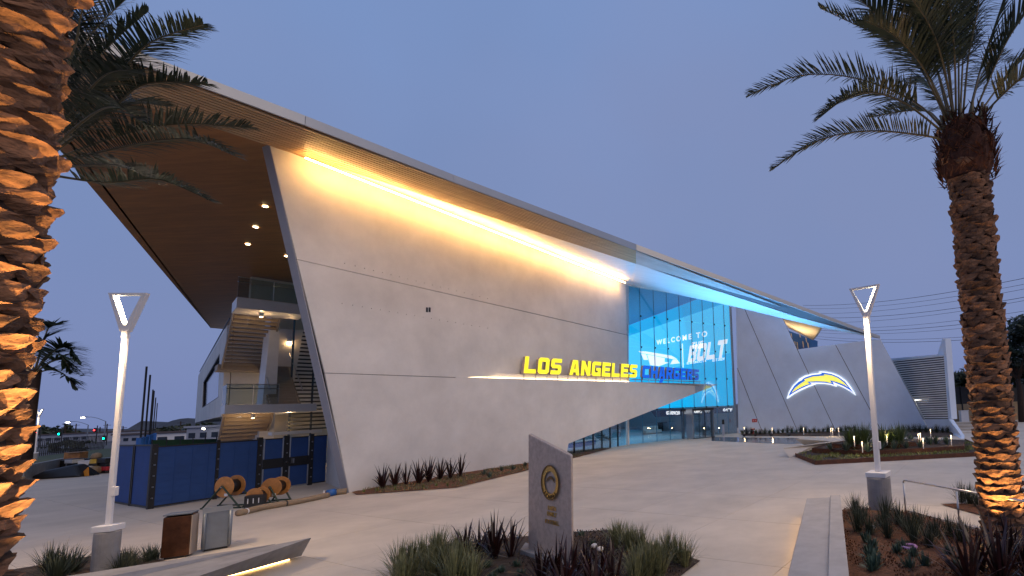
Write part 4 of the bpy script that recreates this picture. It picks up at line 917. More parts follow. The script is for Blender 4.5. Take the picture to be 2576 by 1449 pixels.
limeM = [tuft_mesh('lime_rosette', 24, 0.20, 0.75, 0.030, 0.10, s, 0.03, 'lime', 3) for s in (13, 14)]
sageM = [tuft_mesh('sage_plant', 60, 0.20, 0.75, 0.028, 0.05, s, 0.06, 'sage', 3) for s in (15, 16)]
def plant(me, u, v, name, label, cat, group, sc_=1.0, z=0.02, p=None):
    q = p if p is not None else G(u, v); o = ob(name, random.choice(me) if isinstance(me, list) else me, None, loc=(q.x, q.y, z), rot=(0, 0, random.uniform(0, 6.28)), scale=(sc_ * random.uniform(0.9, 1.1), sc_ * random.uniform(0.9, 1.1), sc_ * random.uniform(0.9, 1.1)))
    return tag(o, label, cat, group)
mb_g = 'grasses of the monument bed'
for u, v, s in [(1005, 1448, .85), (1035, 1440, .9), (1065, 1432, .95), (1100, 1425, .9), (1130, 1452, .95), (1165, 1445, .9), (1035, 1475, .9), (1085, 1478, 1), (1140, 1485, 1), (1185, 1478, .9), (1100, 1400, .75), (1150, 1392, .7), (1010, 1490, .9)]:
    plant(grassM, u, v, 'grass_clump', 'green ornamental grass clump massed at the corner of the monument bed nearer the bins', 'grass clump', mb_g, s)
for u, v, s in [(1548, 1378, .72), (1580, 1388, .72), (1612, 1396, .72), (1595, 1372, .6), (1560, 1360, .62)]:
    plant(grassM, u, v, 'grass_clump', 'green grass clump behind the stone monument on the bed edge facing the entrance', 'grass clump', mb_g, s)
for u, v, s in [(1680, 1412, .75), (1705, 1420, .8), (1650, 1418, .7), (1725, 1428, .75), (1600, 1450, .8), (1630, 1462, .85), (1660, 1455, .8), (1600, 1478, .8)]:
    plant(grassM, u, v, 'grass_clump', 'green grass clump at the pointed corner of the monument bed nearer the long bench', 'grass clump', mb_g, s)
for u, v, s in [(1172, 1398, .95), (1205, 1402, 1.0), (1245, 1408, 1.15), (1285, 1404, 1.05), (1232, 1392, 0.95)]:
    plant(flaxM, u, v, 'flax_plant', 'dark purple flax plant in the row on the bins side of the stone monument', 'flax plant', 'flax in the monument bed', s)
for u, v, s in [(1362, 1470, 1.05), (1400, 1462, 1.0), (1440, 1468, 1.0), (1475, 1462, .95), (1515, 1455, 1.0), (1500, 1490, 1.0), (1420, 1490, 1.1), (1545, 1478, .9)]:
    plant(flaxM, u, v, 'flax_plant', 'dark glossy flax plant crowding the front of the stone monument', 'flax plant', 'flax in the monument bed', s)
for u, v in [(1462, 1352), (1490, 1375), (1225, 1432), (1260, 1445), (1300, 1430), (1240, 1462), (1310, 1452)]:
    plant(sageM, u, v, 'sage_plant', 'small grey green plant in bare soil of the monument bed', 'small plant', 'small plants in the monument bed', 0.8)
for u, v, s in [(962, 1226, 1.0), (993, 1220, 1.0), (1021, 1217, .9), (1053, 1214, 1.0), (1079, 1209, 1.1), (1107, 1204, 1.05), (1132, 1200, 1.0), (1158, 1196, 1.0)]:
    plant(flaxM, u, v + 5, 'flax_plant', 'dark flax plant in the row against the foot of the white wall', 'flax plant', 'flax along the white wall', s * 1.35)
for u, v in [(950, 1237), (995, 1234), (1066, 1229), (1098, 1226), (1126, 1224), (1160, 1217), (915, 1241)]:
    plant(limeM, u, v, 'lime_rosette', 'small lime green rosette at the front edge of the wall bed', 'rosette', 'lime rosettes of the wall bed')
for u, v in [(1218, 1196), (1262, 1186), (1232, 1203), (1290, 1184), (1320, 1174)]:
    plant(agaveM, u, v, 'agave', 'small grey agave in the far half of the wall bed', 'agave', 'agaves of the wall bed', 0.8)
def cover(name, pts, n, h, m, label, z=0.03, seed=1, wd_=0.02):
    rnd = random.Random(seed); mb = MB(); xs_ = [p.x for p in pts]; ys_ = [p.y for p in pts]; c = 0; tries = 0
    def inside(x, y):
        r = False; j = len(pts) - 1
        for i in range(len(pts)):
            if (pts[i].y > y) != (pts[j].y > y) and x < (pts[j].x - pts[i].x) * (y - pts[i].y) / (pts[j].y - pts[i].y) + pts[i].x: r = not r
            j = i
        return r
    while c < n and tries < n * 12:
        tries += 1; x, y = rnd.uniform(min(xs_), max(xs_)), rnd.uniform(min(ys_), max(ys_))
        if not inside(x, y) or mnoise.noise(Vector((x * 0.9, y * 0.9, seed))) < -0.12: continue
        c += 1; a = rnd.uniform(0, 6.28); t = rnd.uniform(0.1, 1.0)
        blade(mb, (x, y, z), (math.sin(t) * math.cos(a), math.sin(t) * math.sin(a), math.cos(t)), h * rnd.uniform(.5, 1.2), wd_, 0.3, 2)
    me = mb.mesh(name, fix=False); o = ob(name, me, m); return tag(o, label, kind='stuff')
cover('ground_cover', wall_pts, 5200, 0.13, 'grass_blade', 'low green ground cover of the bed along the white wall', seed=3)
cover('mulch_chips', right_pts, 4200, 0.05, 'mulch', 'loose bark chips on the mulch bed', 0.085, seed=4, wd_=0.03)
cover('mulch_chips', mon_pts, 3500, 0.05, 'soil', 'loose soil crumbs of the monument bed', 0.035, seed=5, wd_=0.03)
# right mulch bed
for u, v, s in [(2152, 1302, 1.15), (2172, 1318, 1.0), (2160, 1345, 1.2), (2190, 1352, 1.0), (2228, 1312, 1.1), (2222, 1338, 1.0), (2262, 1330, 1.1), (2288, 1350, 1.15), (2310, 1342, 1.1), (2300, 1372, 1.0), (2355, 1362, 1.05), (2235, 1362, .95), (2340, 1385, 1.0), (2390, 1360, 1.0), (2420, 1372, 1.0)]:
    plant(darkM, u, v, 'shrub_clump', 'dark wispy shrub clump on the mulch between lamp post and handrail', 'shrub', 'wispy shrubs of the mulch bed', s, 0.07)
for u, v, s in [(2180, 1372, 1.1), (2196, 1388, 1.0), (2188, 1402, .9), (2192, 1418, 1.2), (2206, 1432, 1.2), (2198, 1447, 1.2), (2272, 1388, .9), (2258, 1402, .9), (2300, 1410, .9), (2330, 1438, 1.1), (2390, 1408, .9), (2290, 1442, 1.1), (2420, 1452, 1.2)]:
    plant(sageM, u, v, 'sage_plant', 'small blue green plant on the open mulch near the long bench', 'small plant', 'small plants of the mulch bed', s * 1.15, 0.07)
for u, v, s in [(2470, 1452, 1.15), (2545, 1440, 1.1), (2520, 1480, 1.2), (2590, 1470, 1.1), (2440, 1485, 1.1)]:
    plant(bigflaxM, u, v, 'flax_plant', 'big dark flax plant spreading at the foot of the lit palm trunk', 'flax plant', 'flax under the lit palm', s * 0.84, 0.07)
for u, v, s in [(2420, 1268, 1.2), (2440, 1272, 1.2), (2462, 1280, 1.1)]:
    plant(darkM, u, v, 'shrub_clump', 'dark wispy shrub in the small bed beyond the handrail', 'shrub', 'shrubs beyond the handrail', s, 0.04)
for u, v, s in [(125, 1440, 1.25), (155, 1448, 1.35), (180, 1445, 1.2), (140, 1465, 1.2), (290, 1432, .9), (318, 1424, .95), (330, 1436, .9), (305, 1447, .9), (372, 1416, .8), (388, 1411, .8)]:
    plant(darkM, u, v, 'grass_clump', 'dark wispy grass clump around the footing of the near lamp post', 'grass clump', 'grasses by the near lamp', s, 0.02)
# ------------------------------------------------------------------ rusty tiered planter by the entrance
k6 = lambda x, y: ((3000 + x / 3.68) / 1.4907, (1550 + y / 3.68) / 1.4907)
pl = thing('steel_planter', 'low tiered rusty steel planter in front of the grey panel wall', 'planter', G(*k6(215, 712)))
def edging(pix, h, z0, name, closed=False, m='corten'):
    pts = [G(*k6(*p), z0) for p in pix]
    for a, b in zip(pts, pts[1:]):
        nn = (b - a).cross(Zv).normalized() * 0.02
        wpart(name, MB().prism([a - nn, b - nn, b + nn, a + nn], (0, 0, h)), m, pl)
    return pts
t1 = edging([(-60, 600), (215, 712), (2480, 592), (2600, 545), (2280, 395)], 0.20, 0.0, 'edging')
bedA = bed('planting_bed', [G(*k6(*p)) for p in [(-60, 600), (215, 712), (2480, 592), (2600, 545), (2280, 395), (1700, 380), (600, 430), (200, 500)]], 0.13, 'soil', 'lower tier soil of the rusty planter')
t2 = edging([(430, 470), (170, 545), (870, 588), (1200, 578), (2265, 520), (2270, 470)], 0.26, 0.13, 'edging')
bed('planting_bed', [G(*k6(*p), 0.13) for p in [(430, 470), (170, 545), (870, 588), (1200, 578), (2265, 520), (2270, 440), (1700, 400), (700, 420)]], 0.34, 'soil', 'middle tier soil of the rusty planter')
t3 = edging([(600, 440), (450, 485), (800, 500), (1650, 455), (1660, 420)], 0.26, 0.34, 'edging')
bed('planting_bed', [G(*k6(*p), 0.34) for p in [(600, 440), (450, 485), (800, 500), (1650, 455), (1660, 420), (1300, 400)]], 0.56, 'soil', 'top tier soil of the rusty planter')
for x, y, s in [(700, 440, 1.0), (900, 430, 1.0), (1150, 425, 1.0), (1380, 420, .95), (800, 425, .85), (1260, 415, .85)]:
    p = G(*k6(x, y), 0.56); plant(spikyM, 0, 0, 'spiky_rosette', 'large spiky green rosette on the top tier of the rusty planter', 'rosette', 'rosettes of the rusty planter', s * 1.05, 0.55, p)
for x, y in [(420, 510), (640, 520), (940, 535), (1130, 510), (1300, 500), (1470, 490), (1540, 400), (1800, 440), (1880, 430), (2030, 435), (1760, 420), (1660, 480)]:
    p = G(*k6(x, y), 0.34); plant(agaveM, 0, 0, 'agave', 'grey agave on the middle tier of the rusty planter', 'agave', 'agaves of the rusty planter', 1.25, 0.35, p)
cover('ground_cover', [G(*k6(*p)) for p in [(-40, 602), (215, 705), (2480, 588), (2580, 545), (2280, 410), (2270, 520), (870, 590), (170, 550)]], 2600, 0.16, 'lime', 'low yellow green ground cover of the rusty planter', 0.14, 8, 0.03)
# concrete wing kerbs beside the planter
kb = thing('concrete_kerb', 'pointed concrete kerb wedge at the corner of the rusty planter', 'kerb', G(1985, 1152))
k7 = lambda x, y: ((2700 + x / 1.907) / 1.4907, (1000 + y / 1.907) / 1.4907)
wpart('wedge', MB().loft([G(*k7(497, 1368)), G(*k7(700, 1315)), G(*k7(880, 1290))], [G(*k7(455, 1302), 0.42), G(*k7(700, 1262), 0.45), G(*k7(875, 1240), 0.45)]), 'concrete', kb)
wpart('top', MB().prism([G(*k7(455, 1302), 0.422), G(*k7(875, 1240), 0.452), G(*k7(990, 1232), 0.45), G(*k7(700, 1270), 0.43)], (0, 0, 0.03)), 'concrete', kb)
kb2 = thing('concrete_kerb', 'second concrete kerb wedge behind the pointed one near the wet paving', 'kerb', G(2022, 1119))
wpart('wedge', MB().loft([G(*k7(600, 1275)), G(*k7(880, 1265)), G(*k7(950, 1245))], [G(*k7(538, 1232), 0.42), G(*k7(860, 1252), 0.42), G(*k7(960, 1228), 0.42)]), 'concrete', kb2)
wet = MB().prism([G(*k7(*p), 0.006) for p in [(-60, 1218), (560, 1226), (620, 1262), (500, 1268), (200, 1256), (-60, 1246)]], (0, 0, 0.004))
struct('wet_paving', wet, 'water_floor', 'dark glossy strip of paving in front of the entrance doors')
# ------------------------------------------------------------------ path lights
pl_me = {'post': MB().lathe([(0.022, 0), (0.022, 0.52)], 8).mesh('post'), 'head': MB().lathe([(0.050, 0.50), (0.050, 0.54), (0.0, 0.56)], 10).mesh('head'), 'led': MB().lathe([(0.040, 0.488), (0.040, 0.498)], 10).mesh('led')}
pl_me['post'].materials.append(M['white_paint']); pl_me['head'].materials.append(M['steel']); pl_me['led'].materials.append(M['path_led'])
def path_light(p, label, s=1.0, power=7):
    t = thing('path_light', label, 'path light', p, 0, 'path lights')
    for k in ('post', 'head', 'led'): ob(k, pl_me[k], None, t, world=False, scale=(1, 1, s))
    lamp('path_beam', 'POINT', (p[0] + 0.0, p[1] - 0.12, p[2] + 0.45 * s), power, (1, 0.68, 0.34), t, shadow_soft_size=0.05)
wl_ = 'slim path light in the planted strip at the foot of the grey wall'
for x, y in [(175, 1197), (375, 1203), (600, 1206), (795, 1216), (808, 1214), (852, 1214)]: path_light(G(*k7(x, y)), wl_, 1.3)
for x, y, z in [(755, 458, .56), (865, 540, .36), (1205, 432, .56), (1705, 490, .36), (2092, 440, .36), (1640, 408, .36), (1668, 404, .36)]: path_light(G(*k6(x, y), z), 'slim path light standing in the rusty planter', 1.0, 9)
path_light(G(*k6(1808, 345)), 'slim path light between the rusty planter and the louvred bay', 1.2)
sw = 'strappy grass at the foot of the grey panel wall'
for k in range(26):
    f = k / 25; u = 1868 + (2150 - 1868) * f; plant(darkM if k % 3 else agaveM, u, 1093.5 - 6 * f + random.uniform(-1.5, 1.5), 'grass_clump', sw, 'grass clump', 'grasses at the grey wall', random.uniform(1.1, 1.7), 0.04)
for k in range(10):
    f = k / 9; plant(darkM, 2260 + 125 * f, 1088 + 2 * f, 'grass_clump', 'low dark grass between the rusty planter and the louvred bay', 'grass clump', 'grasses at the louvred bay', random.uniform(1.0, 1.5), 0.04)

# ================================================================== PALMS
def boot_mesh(name, seed, W=0.29, D=0.105, Hh=0.21):
    rnd = random.Random(seed); b = MB(); nx, nz = 7, 5
    def pt(i, j):
        s = -1 + 2 * i / (nx - 1); f = j / (nz - 1); a = (1 - abs(s) ** 1.7)
        x = W * s * (1 - 0.38 * f ** 1.3); y = (D * a + 0.005) * (1 - f) ** 0.75 - 0.02 * abs(s); z = -Hh * f * (0.35 + 0.65 * a) + 0.03 * a * (1 - f)
        return Vector((x + rnd.uniform(-.012, .012), y + rnd.uniform(-.016, .016), z + rnd.uniform(-.022, .022)))
    low = [[pt(i, j) for i in range(nx)] for j in range(nz)]
    for r in low: b.v += r
    for j in range(nz - 1):
        for i in range(nx - 1): b.f.append((j * nx + i, j * nx + i + 1, (j + 1) * nx + i + 1, (j + 1) * nx + i))
    k = len(b.v)                                       # ragged cut top, falling back to the trunk
    for i in range(nx):
        s = -1 + 2 * i / (nx - 1); a = 1 - abs(s) ** 1.7
        b.v.append(Vector((W * s * 0.8, -0.05, 0.01 + 0.05 * a + rnd.uniform(-.015, .015))))
    for i in range(nx - 1): b.f.append((i + 1, i, k + i, k + i + 1))
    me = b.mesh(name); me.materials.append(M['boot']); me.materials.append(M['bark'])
    for i in range(len(me.polygons) - (nx - 1), len(me.polygons)): me.polygons[i].material_index = 1  # fibrous tops take the darker bark, with their shade put into the colour
    return me
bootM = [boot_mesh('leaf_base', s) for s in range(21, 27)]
def frond_mesh(pts, ll=0.55, n=70, w=0.035, seed=0, start=0.22, base_r=0.028, lift=0.35, hang=0.35):
    """rachis through pts (world), leaflets both sides; returns (rachis MB, leaflet MB)"""
    rnd = random.Random(seed); P_ = [Vector(p) for p in pts]
    def cr(t):
        m = len(P_) - 1; i = min(int(t * m), m - 1); f = t * m - i
        p0 = P_[max(i - 1, 0)]; p1 = P_[i]; p2 = P_[i + 1]; p3 = P_[min(i + 2, m)]
        return 0.5 * ((2 * p1) + (p2 - p0) * f + (2 * p0 - 5 * p1 + 4 * p2 - p3) * f * f + (3 * p1 - p0 - 3 * p2 + p3) * f ** 3)
    K = 16; path = [cr(i / K) for i in range(K + 1)]
    ra = MB().tube(path, [base_r * (1 - 0.85 * i / K) for i in range(K + 1)], 5)
    lf = MB()
    for i in range(n):
        t = start + (1 - start) * (i + 0.5) / n; p = cr(t); d = (cr(min(1, t + 0.02)) - cr(max(0, t - 0.02))).normalized()
        sd_ = d.cross(Zv); sd_ = sd_.normalized() if sd_.length > 0.05 else Vector((1, 0, 0)); upv = sd_.cross(d).normalized()
        prof = math.sin(math.pi * min(1, (0.18 + 0.82 * (t - start) / (1 - start)) ** 0.8)) ** 0.5 * 0.9 + 0.12
        for s in (-1, 1):
            fw_ = 0.35 + 0.55 * (t - start) / (1 - start) + rnd.uniform(-.12, .12)
            dr = (sd_ * s * (1 - 0.45 * fw_) + d * fw_ + upv * (lift + rnd.uniform(-.22, .22))).normalized()
            blade(lf, p, dr, ll * prof * rnd.uniform(0.8, 1.12), w * rnd.uniform(0.8, 1.15), hang * rnd.uniform(0.3, 1.2), 3)
    return ra, lf
def palm(name, label, base, ztop, rad, rows, per, label_boot=None, vis=math.pi * 2, bscale=1.0, z0=0.0, out=1.1):
    t = thing(name, label, 'palm tree', base)
    prof = [(rad * 0.92, 0), (rad * 0.80, 0.5), (rad * 0.76, ztop * 0.5), (rad * 0.72, ztop)]
    tr = ob('trunk', MB().lathe(prof, 20).mesh('trunk', smooth=True), 'bark', t, world=False)  # dark core: shade between the leaf bases is put into its colour
    to_cam = math.atan2(CAM.y - base.y, CAM.x - base.x)
    dz = (ztop - z0) / rows
    for r in range(rows):
        for k in range(per):
            a = 2 * math.pi * (k + (r % 2) * 0.5 + 0.13 * r) / per + random.uniform(-.05, .05)
            da = (a - to_cam + math.pi) % (2 * math.pi) - math.pi
            if abs(da) > vis / 2: continue
            z = z0 + dz * (r + 0.7) + random.uniform(-.02, .02); rr = rad * 0.74
            s = bscale * random.uniform(0.88, 1.12)
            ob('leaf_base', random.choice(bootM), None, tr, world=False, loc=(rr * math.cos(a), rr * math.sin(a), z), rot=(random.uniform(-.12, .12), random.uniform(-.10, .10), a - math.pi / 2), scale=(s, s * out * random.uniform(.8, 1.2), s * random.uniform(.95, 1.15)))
    return t
def add_frond(t, pts, seed, **k):
    ra, lf = frond_mesh(pts, seed=seed, **k); o = ob('frond', lf.mesh('frond', fix=False), 'frond', t)
    ob('rachis', ra.mesh('rachis', fix=False, smooth=True), 'rachis', o)
    return o
# near left palm: only its trunk is in the picture, the crown is far above the frame
nb_ = atY(-150, 1000, 4.6); nb_.z = 0
pa = palm('palm_tree', 'close palm trunk lit golden from below at the edge of the picture', nb_, 9.2, 0.52, 48, 7, vis=R(250), bscale=1.0, z0=0.6, out=1.55)
# right palm
rb = G(2527, 1352); rb.z = 0
ztr = atY(2415, 330, rb.y).z
pb = palm('palm_tree', 'palm with dark feathery crown and scaly trunk lit from below in the mulch bed', rb, ztr - 1.0, 0.47, 50, 6, vis=R(250), bscale=0.95, z0=0.02)
fc = MB().lathe([(0.40, 0), (0.47, 0.12), (0.53, 0.25), (0.57, 0.42), (0.58, 0.6), (0.56, 0.8), (0.50, 1.0), (0.44, 1.2), (0.34, 1.35), (0.2, 1.45)], 30, (0, 0, ztr - 1.15))
for i, v in enumerate(fc.v):
    r_ = Vector((v.x, v.y, 0)); a_ = math.atan2(v.y, v.x); fc.v[i] = v + r_ * (0.16 * mnoise.noise(Vector((a_ * 2.2 + v.z * 1.4, v.z * 3.5, 1.0))) + 0.08 * mnoise.noise(Vector((a_ * 7, v.z * 11, 4.0))))
ob('fibre_collar', fc.mesh('fibre_collar'), 'fibre', pb, world=False)
shag = MB()
for i in range(520):
    a = random.uniform(0, 6.28); z = ztr - 1.2 + random.random() * 1.45; r = 0.55 - 0.18 * max(0, (z - ztr + 0.1) / 0.4); sw = random.choice((-1, 1))
    blade(shag, (r * math.cos(a), r * math.sin(a), z), (math.cos(a) * 0.25 - math.sin(a) * sw * random.uniform(.3, 1), math.sin(a) * 0.25 + math.cos(a) * sw * random.uniform(.3, 1), random.uniform(.1, .9)), random.uniform(0.15, 0.45), 0.045, 0.05, 3)
o = ob('fibre_shag', shag.mesh('fibre_shag', fix=False), 'fibre', pb, world=False); o['kind'] = 'stuff'
for k in range(16):
    a = random.uniform(0, 6.28); z = ztr - 1.15 + 0.09 * k
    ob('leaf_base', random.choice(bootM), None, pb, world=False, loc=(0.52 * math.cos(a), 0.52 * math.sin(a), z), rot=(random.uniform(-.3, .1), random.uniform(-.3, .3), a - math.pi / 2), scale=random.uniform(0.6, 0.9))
kf_ = lambda x, y: ((2740 + x / 1.906) / 1.4907, y / 1.906 / 1.4907)
def pf(pix, dys): return [atY(*kf_(*p), rb.y + dy) for p, dy in zip(pix, dys)]
FR = [
 ([(1500, 1000), (1390, 970), (1000, 935), (640, 1000), (300, 1205)], (-.2, -.3, -.3, -.1, .1), .50),
 ([(1500, 900), (1300, 720), (900, 560), (500, 540), (130, 680)], (0, .2, .5, .8, 1.0), .55),
 ([(1500, 930), (1250, 740), (1000, 660), (800, 720), (640, 840)], (-.2, -.5, -1.0, -1.3, -1.5), .50),
 ([(1550, 880), (1400, 560), (1230, 330), (1050, 110), (830, -80)], (-.2, -.5, -.8, -1.1, -1.3), .75),
 ([(1560, 850), (1470, 480), (1400, 200), (1330, -150), (1230, -420)], (0, .3, .6, .9, 1.2), .62),
 ([(1590, 840), (1560, 480), (1500, 100), (1420, -300), (1300, -600)], (-.2, -.6, -1.0, -1.5, -2.0), .70),
 ([(1630, 820), (1630, 400), (1640, 0), (1600, -400), (1500, -700)], (-.1, .1, .4, .8, 1.2), .65),
 ([(1660, 820), (1700, 400), (1760, 100), (1800, -250), (1790, -520)], (-.2, -.5, -.8, -1.2, -1.6), .62),
 ([(1700, 830), (1790, 480), (1930, 60), (2010, -200), (2100, -460)], (.1, .4, .8, 1.2, 1.6), .60),
 ([(1730, 840), (1850, 560), (2000, 250), (2200, 0), (2400, -100)], (-.2, -.4, -.6, -.8, -1.0), .62),
 ([(1750, 860), (1900, 640), (2080, 430), (2350, 260), (2600, 230)], (0, .3, .6, .9, 1.2), .60),
 ([(1760, 880), (1930, 690), (2150, 520), (2450, 480), (2700, 560)], (-.2, -.6, -1.0, -1.4, -1.8), .55),
 ([(1500, 880), (1420, 800), (1300, 790), (1150, 810), (1000, 840)], (.4, 1.2, 1.9, 2.4, 2.9), .50),
 ([(1530, 860), (1500, 720), (1440, 620), (1370, 570), (1310, 600)], (.4, 1.3, 2.2, 2.9, 3.4), .50),
 ([(1700, 860), (1760, 620), (1830, 470), (1900, 420), (2000, 440)], (.4, 1.3, 2.2, 2.9, 3.4), .50),
 ([(1560, 850), (1380, 480), (1180, 300), (900, 180), (640, 60)], (.2, .7, 1.3, 1.9, 2.5), .60),
 ([(1600, 840), (1480, 380), (1250, 40), (980, -140), (700, -200)], (0, .2, .3, .4, .5), .65),
 ([(1610, 840), (1600, 400), (1560, 50), (1460, -150), (1300, -260)], (-.3, -1.0, -1.8, -2.4, -2.9), .6),
 ([(1580, 850), (1450, 420), (1330, 120), (1180, -120), (1000, -260)], (-.1, -.2, -.2, -.3, -.3), .7),
 ([(1600, 850), (1540, 420), (1480, 60), (1380, -200), (1250, -400)], (.1, .5, 1.0, 1.5, 2.0), .7),
 ([(1640, 850), (1660, 420), (1690, 60), (1700, -200), (1680, -400)], (.1, .6, 1.2, 1.8, 2.4), .7),
 ([(1560, 860), (1420, 560), (1300, 380), (1150, 240), (960, 150)], (-.2, -.6, -1.1, -1.6, -2.1), .62),
 ([(1590, 850), (1530, 500), (1440, 220), (1300, 0), (1120, -160)], (-.2, -.8, -1.5, -2.2, -2.8), .66),
]
for k, (pix, dys, ll) in enumerate(FR): add_frond(pb, pf(pix, dys), 40 + k, ll=ll * 1.12, n=92, w=0.041, hang=0.3)
for k in range(12):                                      # cut stubs between the living fronds
    a = 2 * math.pi * k / 12; c0 = Vector((rb.x + 0.34 * math.cos(a), rb.y + 0.34 * math.sin(a), ztr - 0.1))
    ob('stub', MB().tube([c0, c0 + Vector((0.16 * math.cos(a), 0.16 * math.sin(a), 0.5))], [0.06, 0.03], 6).mesh('stub', smooth=True), 'rachis', pb)
# second palm behind the near trunk: its fronds reach across the roof
sb = atY(52, 430, 8.6); zc = sb.z; sb.z = 0
pc = palm('palm_tree', 'palm whose dark fronds reach out from behind the close trunk across the roof', sb, zc + 0.2, 0.42, 30, 8, vis=R(200), bscale=0.9, z0=0.2)
def p2(pix, d0, d1): 
    n_ = len(pix) - 1; return [atY(x, y, sb.y + d0 + (d1 - d0) * i / n_) for i, (x, y) in enumerate(pix)]
F2R = [
 ([(70, 430), (181, 139), (201, 49), (225, -40)], 0, -.5, .5), ([(70, 430), (162, 220), (227, 90), (325, -10)], 0, .4, .55), ([(70, 430), (175, 230), (280, 110), (372, 28)], 0, 1.0, .5),
 ([(70, 430), (292, 194), (379, 107), (509, 62)], 0, -.6, .6), ([(70, 430), (269, 285), (366, 211), (520, 212)], 0, .2, .55), ([(70, 430), (292, 343), (454, 312), (629, 322)], 0, .9, .58),
 ([(70, 430), (292, 373), (470, 350), (590, 392)], 0, -.5, .55), ([(70, 430), (260, 459), (400, 452), (531, 506)], 0, .6, .5), ([(70, 430), (235, 415), (310, 418), (362, 442)], 0, -.8, .4),
 ([(70, 430), (230, 240), (300, 150), (352, 102)], 0, 1.6, .55), ([(70, 430), (240, 300), (330, 260), (420, 268)], 0, 1.8, .5), ([(70, 430), (120, 250), (150, 100), (190, -60)], 0, 1.0, .5),
 ([(70, 430), (20, 300), (-80, 200), (-200, 190)], 0, .5, .5), ([(70, 430), (-20, 390), (-140, 400), (-260, 470)], 0, -.4, .5), ([(70, 430), (215, 300), (290, 268), (345, 300)], 0, -1.4, .5), ([(70, 430), (190, 270), (262, 190), (330, 175)], 0, -.9, .55)]
for k, (pix, d0, d1, ll) in enumerate(F2R): add_frond(pc, p2(pix, d0, d1), 80 + k, ll=ll * 1.05, n=90, w=0.036, hang=0.5)
# distant palm
db = atY(88, 930, 34); zd = db.z; db.z = 0
pd_ = thing('palm_tree', 'small distant palm behind the close trunk', 'palm tree', db)
ob('trunk', MB().lathe([(0.34, 0), (0.28, zd * 0.5), (0.30, zd)], 12).mesh('trunk', smooth=True), 'bark', pd_, world=False)
for k, pix in enumerate([[(88, 935), (140, 880), (175, 878), (203, 912)], [(88, 938), (140, 905), (180, 915), (214, 945)], [(88, 940), (130, 930), (165, 945), (190, 975)], [(88, 932), (112, 850), (125, 822), (142, 815)], [(88, 935), (60, 880), (30, 860), (0, 880)], [(88, 938), (50, 915), (15, 930), (-15, 970)], [(88, 936), (120, 892), (150, 890), (180, 935)]]):
    add_frond(pd_, [atY(x, y, 34 + random.uniform(-1, 1) * i * 0.4) for i, (x, y) in enumerate(pix)], 120 + k, ll=1.25, n=60, w=0.15, base_r=0.06, hang=0.4)
# uplights at the palm feet
def uplight(p, aim, power, label, size=70):
    t = thing('palm_uplight', label, 'uplight', p)
    ob('can', MB().lathe([(0.07, 0.0), (0.09, 0.12), (0.075, 0.13), (0.075, 0.10)], 14).mesh('can', smooth=True), 'dark_metal', t, world=False)
    ob('lens', MB().lathe([(0.070, 0.105), (0.070, 0.112)], 14).mesh('lens'), 'spot_warm', t, world=False)
    lamp('uplight_beam', 'SPOT', Vector(p) + Zv * 0.16, power, (1, 0.56, 0.19), t, aim=aim, spot_size=R(size), spot_blend=0.6, shadow_soft_size=0.06)
uplight(nb_ + Vector((1.45, -0.65, 0.02)), nb_ + Vector((0.30, -0.1, 5.4)), 3000, 'small uplight at the foot of the close palm', 36)
uplight(nb_ + Vector((1.25, 1.0, 0.02)), nb_ + Vector((0.25, 0.2, 5.4)), 1700, 'second small uplight at the foot of the close palm', 36)
uplight(rb + Vector((-0.62, -0.72, 0.08)), rb + Vector((-0.2, -0.2, 2.2)), 300, 'small uplight at the foot of the palm in the mulch bed', 80)
uplight(rb + Vector((0.45, -0.85, 0.08)), rb + Vector((0.1, -0.2, 2.2)), 210, 'second small uplight beside the flax under the palm', 80)
# ================================================================== SITE CLUTTER NEAR THE FENCE
k5 = lambda x, y: ((380 + x / 2.8) / 1.4907, (1600 + y / 2.8) / 1.4907)
def reel(label, u, v, ub, vb, r, wdt, rz, stand):
    b = G(ub, vb); t = thing('cable_reel', label, 'cable reel', b, rz, 'cable reels by the fence')
    c = atY(u, v, b.y); zc_ = c.z; dx = 0.0
    rot = Matrix.Translation((dx, 0, zc_)) @ Matrix.Rotation(R(90), 4, 'X')
    for s in (-1, 1):
        m_ = MB().lathe([(0.04, 0), (r, 0.0), (r, 0.035), (0.04, 0.035)], 28); m_.v = [rot @ (v_ + Vector((0, 0, s * wdt / 2 - 0.017))) for v_ in m_.v]
        ob('flange', m_.mesh('flange'), 'orange_wood', t, world=False)
    m_ = MB().lathe([(r * 0.62, -wdt / 2), (r * 0.62, wdt / 2)], 24); m_.v = [rot @ v_ for v_ in m_.v]; ob('cable_drum', m_.mesh('cable_drum', smooth=True), 'black_paint', t, world=False)
    for s in (-1, 1):
        y = s * (wdt / 2 + 0.08)
        for q in (-1, 1): ob('stand_leg', MB().tube([(dx, y, zc_ + 0.05), (dx + q * stand, y, 0.03)], 0.028, 6), 'green_steel', t, world=False)
        ob('stand_foot', MB().box((dx, y, 0.025), (stand * 2.1, 0.08, 0.05)), 'green_steel', t, world=False)
    ob('axle', MB().tube([(dx, -wdt / 2 - 0.12, zc_), (dx, wdt / 2 + 0.12, zc_)], 0.025, 8), 'steel', t, world=False)
    ob('tag_sheet', MB().box((dx + 0.12, -wdt / 2 - 0.03, zc_ - r * 0.75), (0.14, 0.006, 0.10)), 'white_paint', t, world=False)
reel('orange wooden cable reel on a wide green stand in front of the blue mesh', *k5(1335, 625), *k5(1340, 845), 0.38, 0.40, R(-4), 0.75)
reel('low reddish cable reel half hidden by the black crate', *k5(1625, 725), *k5(1640, 830), 0.30, 0.30, R(4), 0.30)
reel('reddish brown cable reel standing nearest the gate', *k5(1812, 630), *k5(1825, 790), 0.36, 0.45, R(8), 0.32)
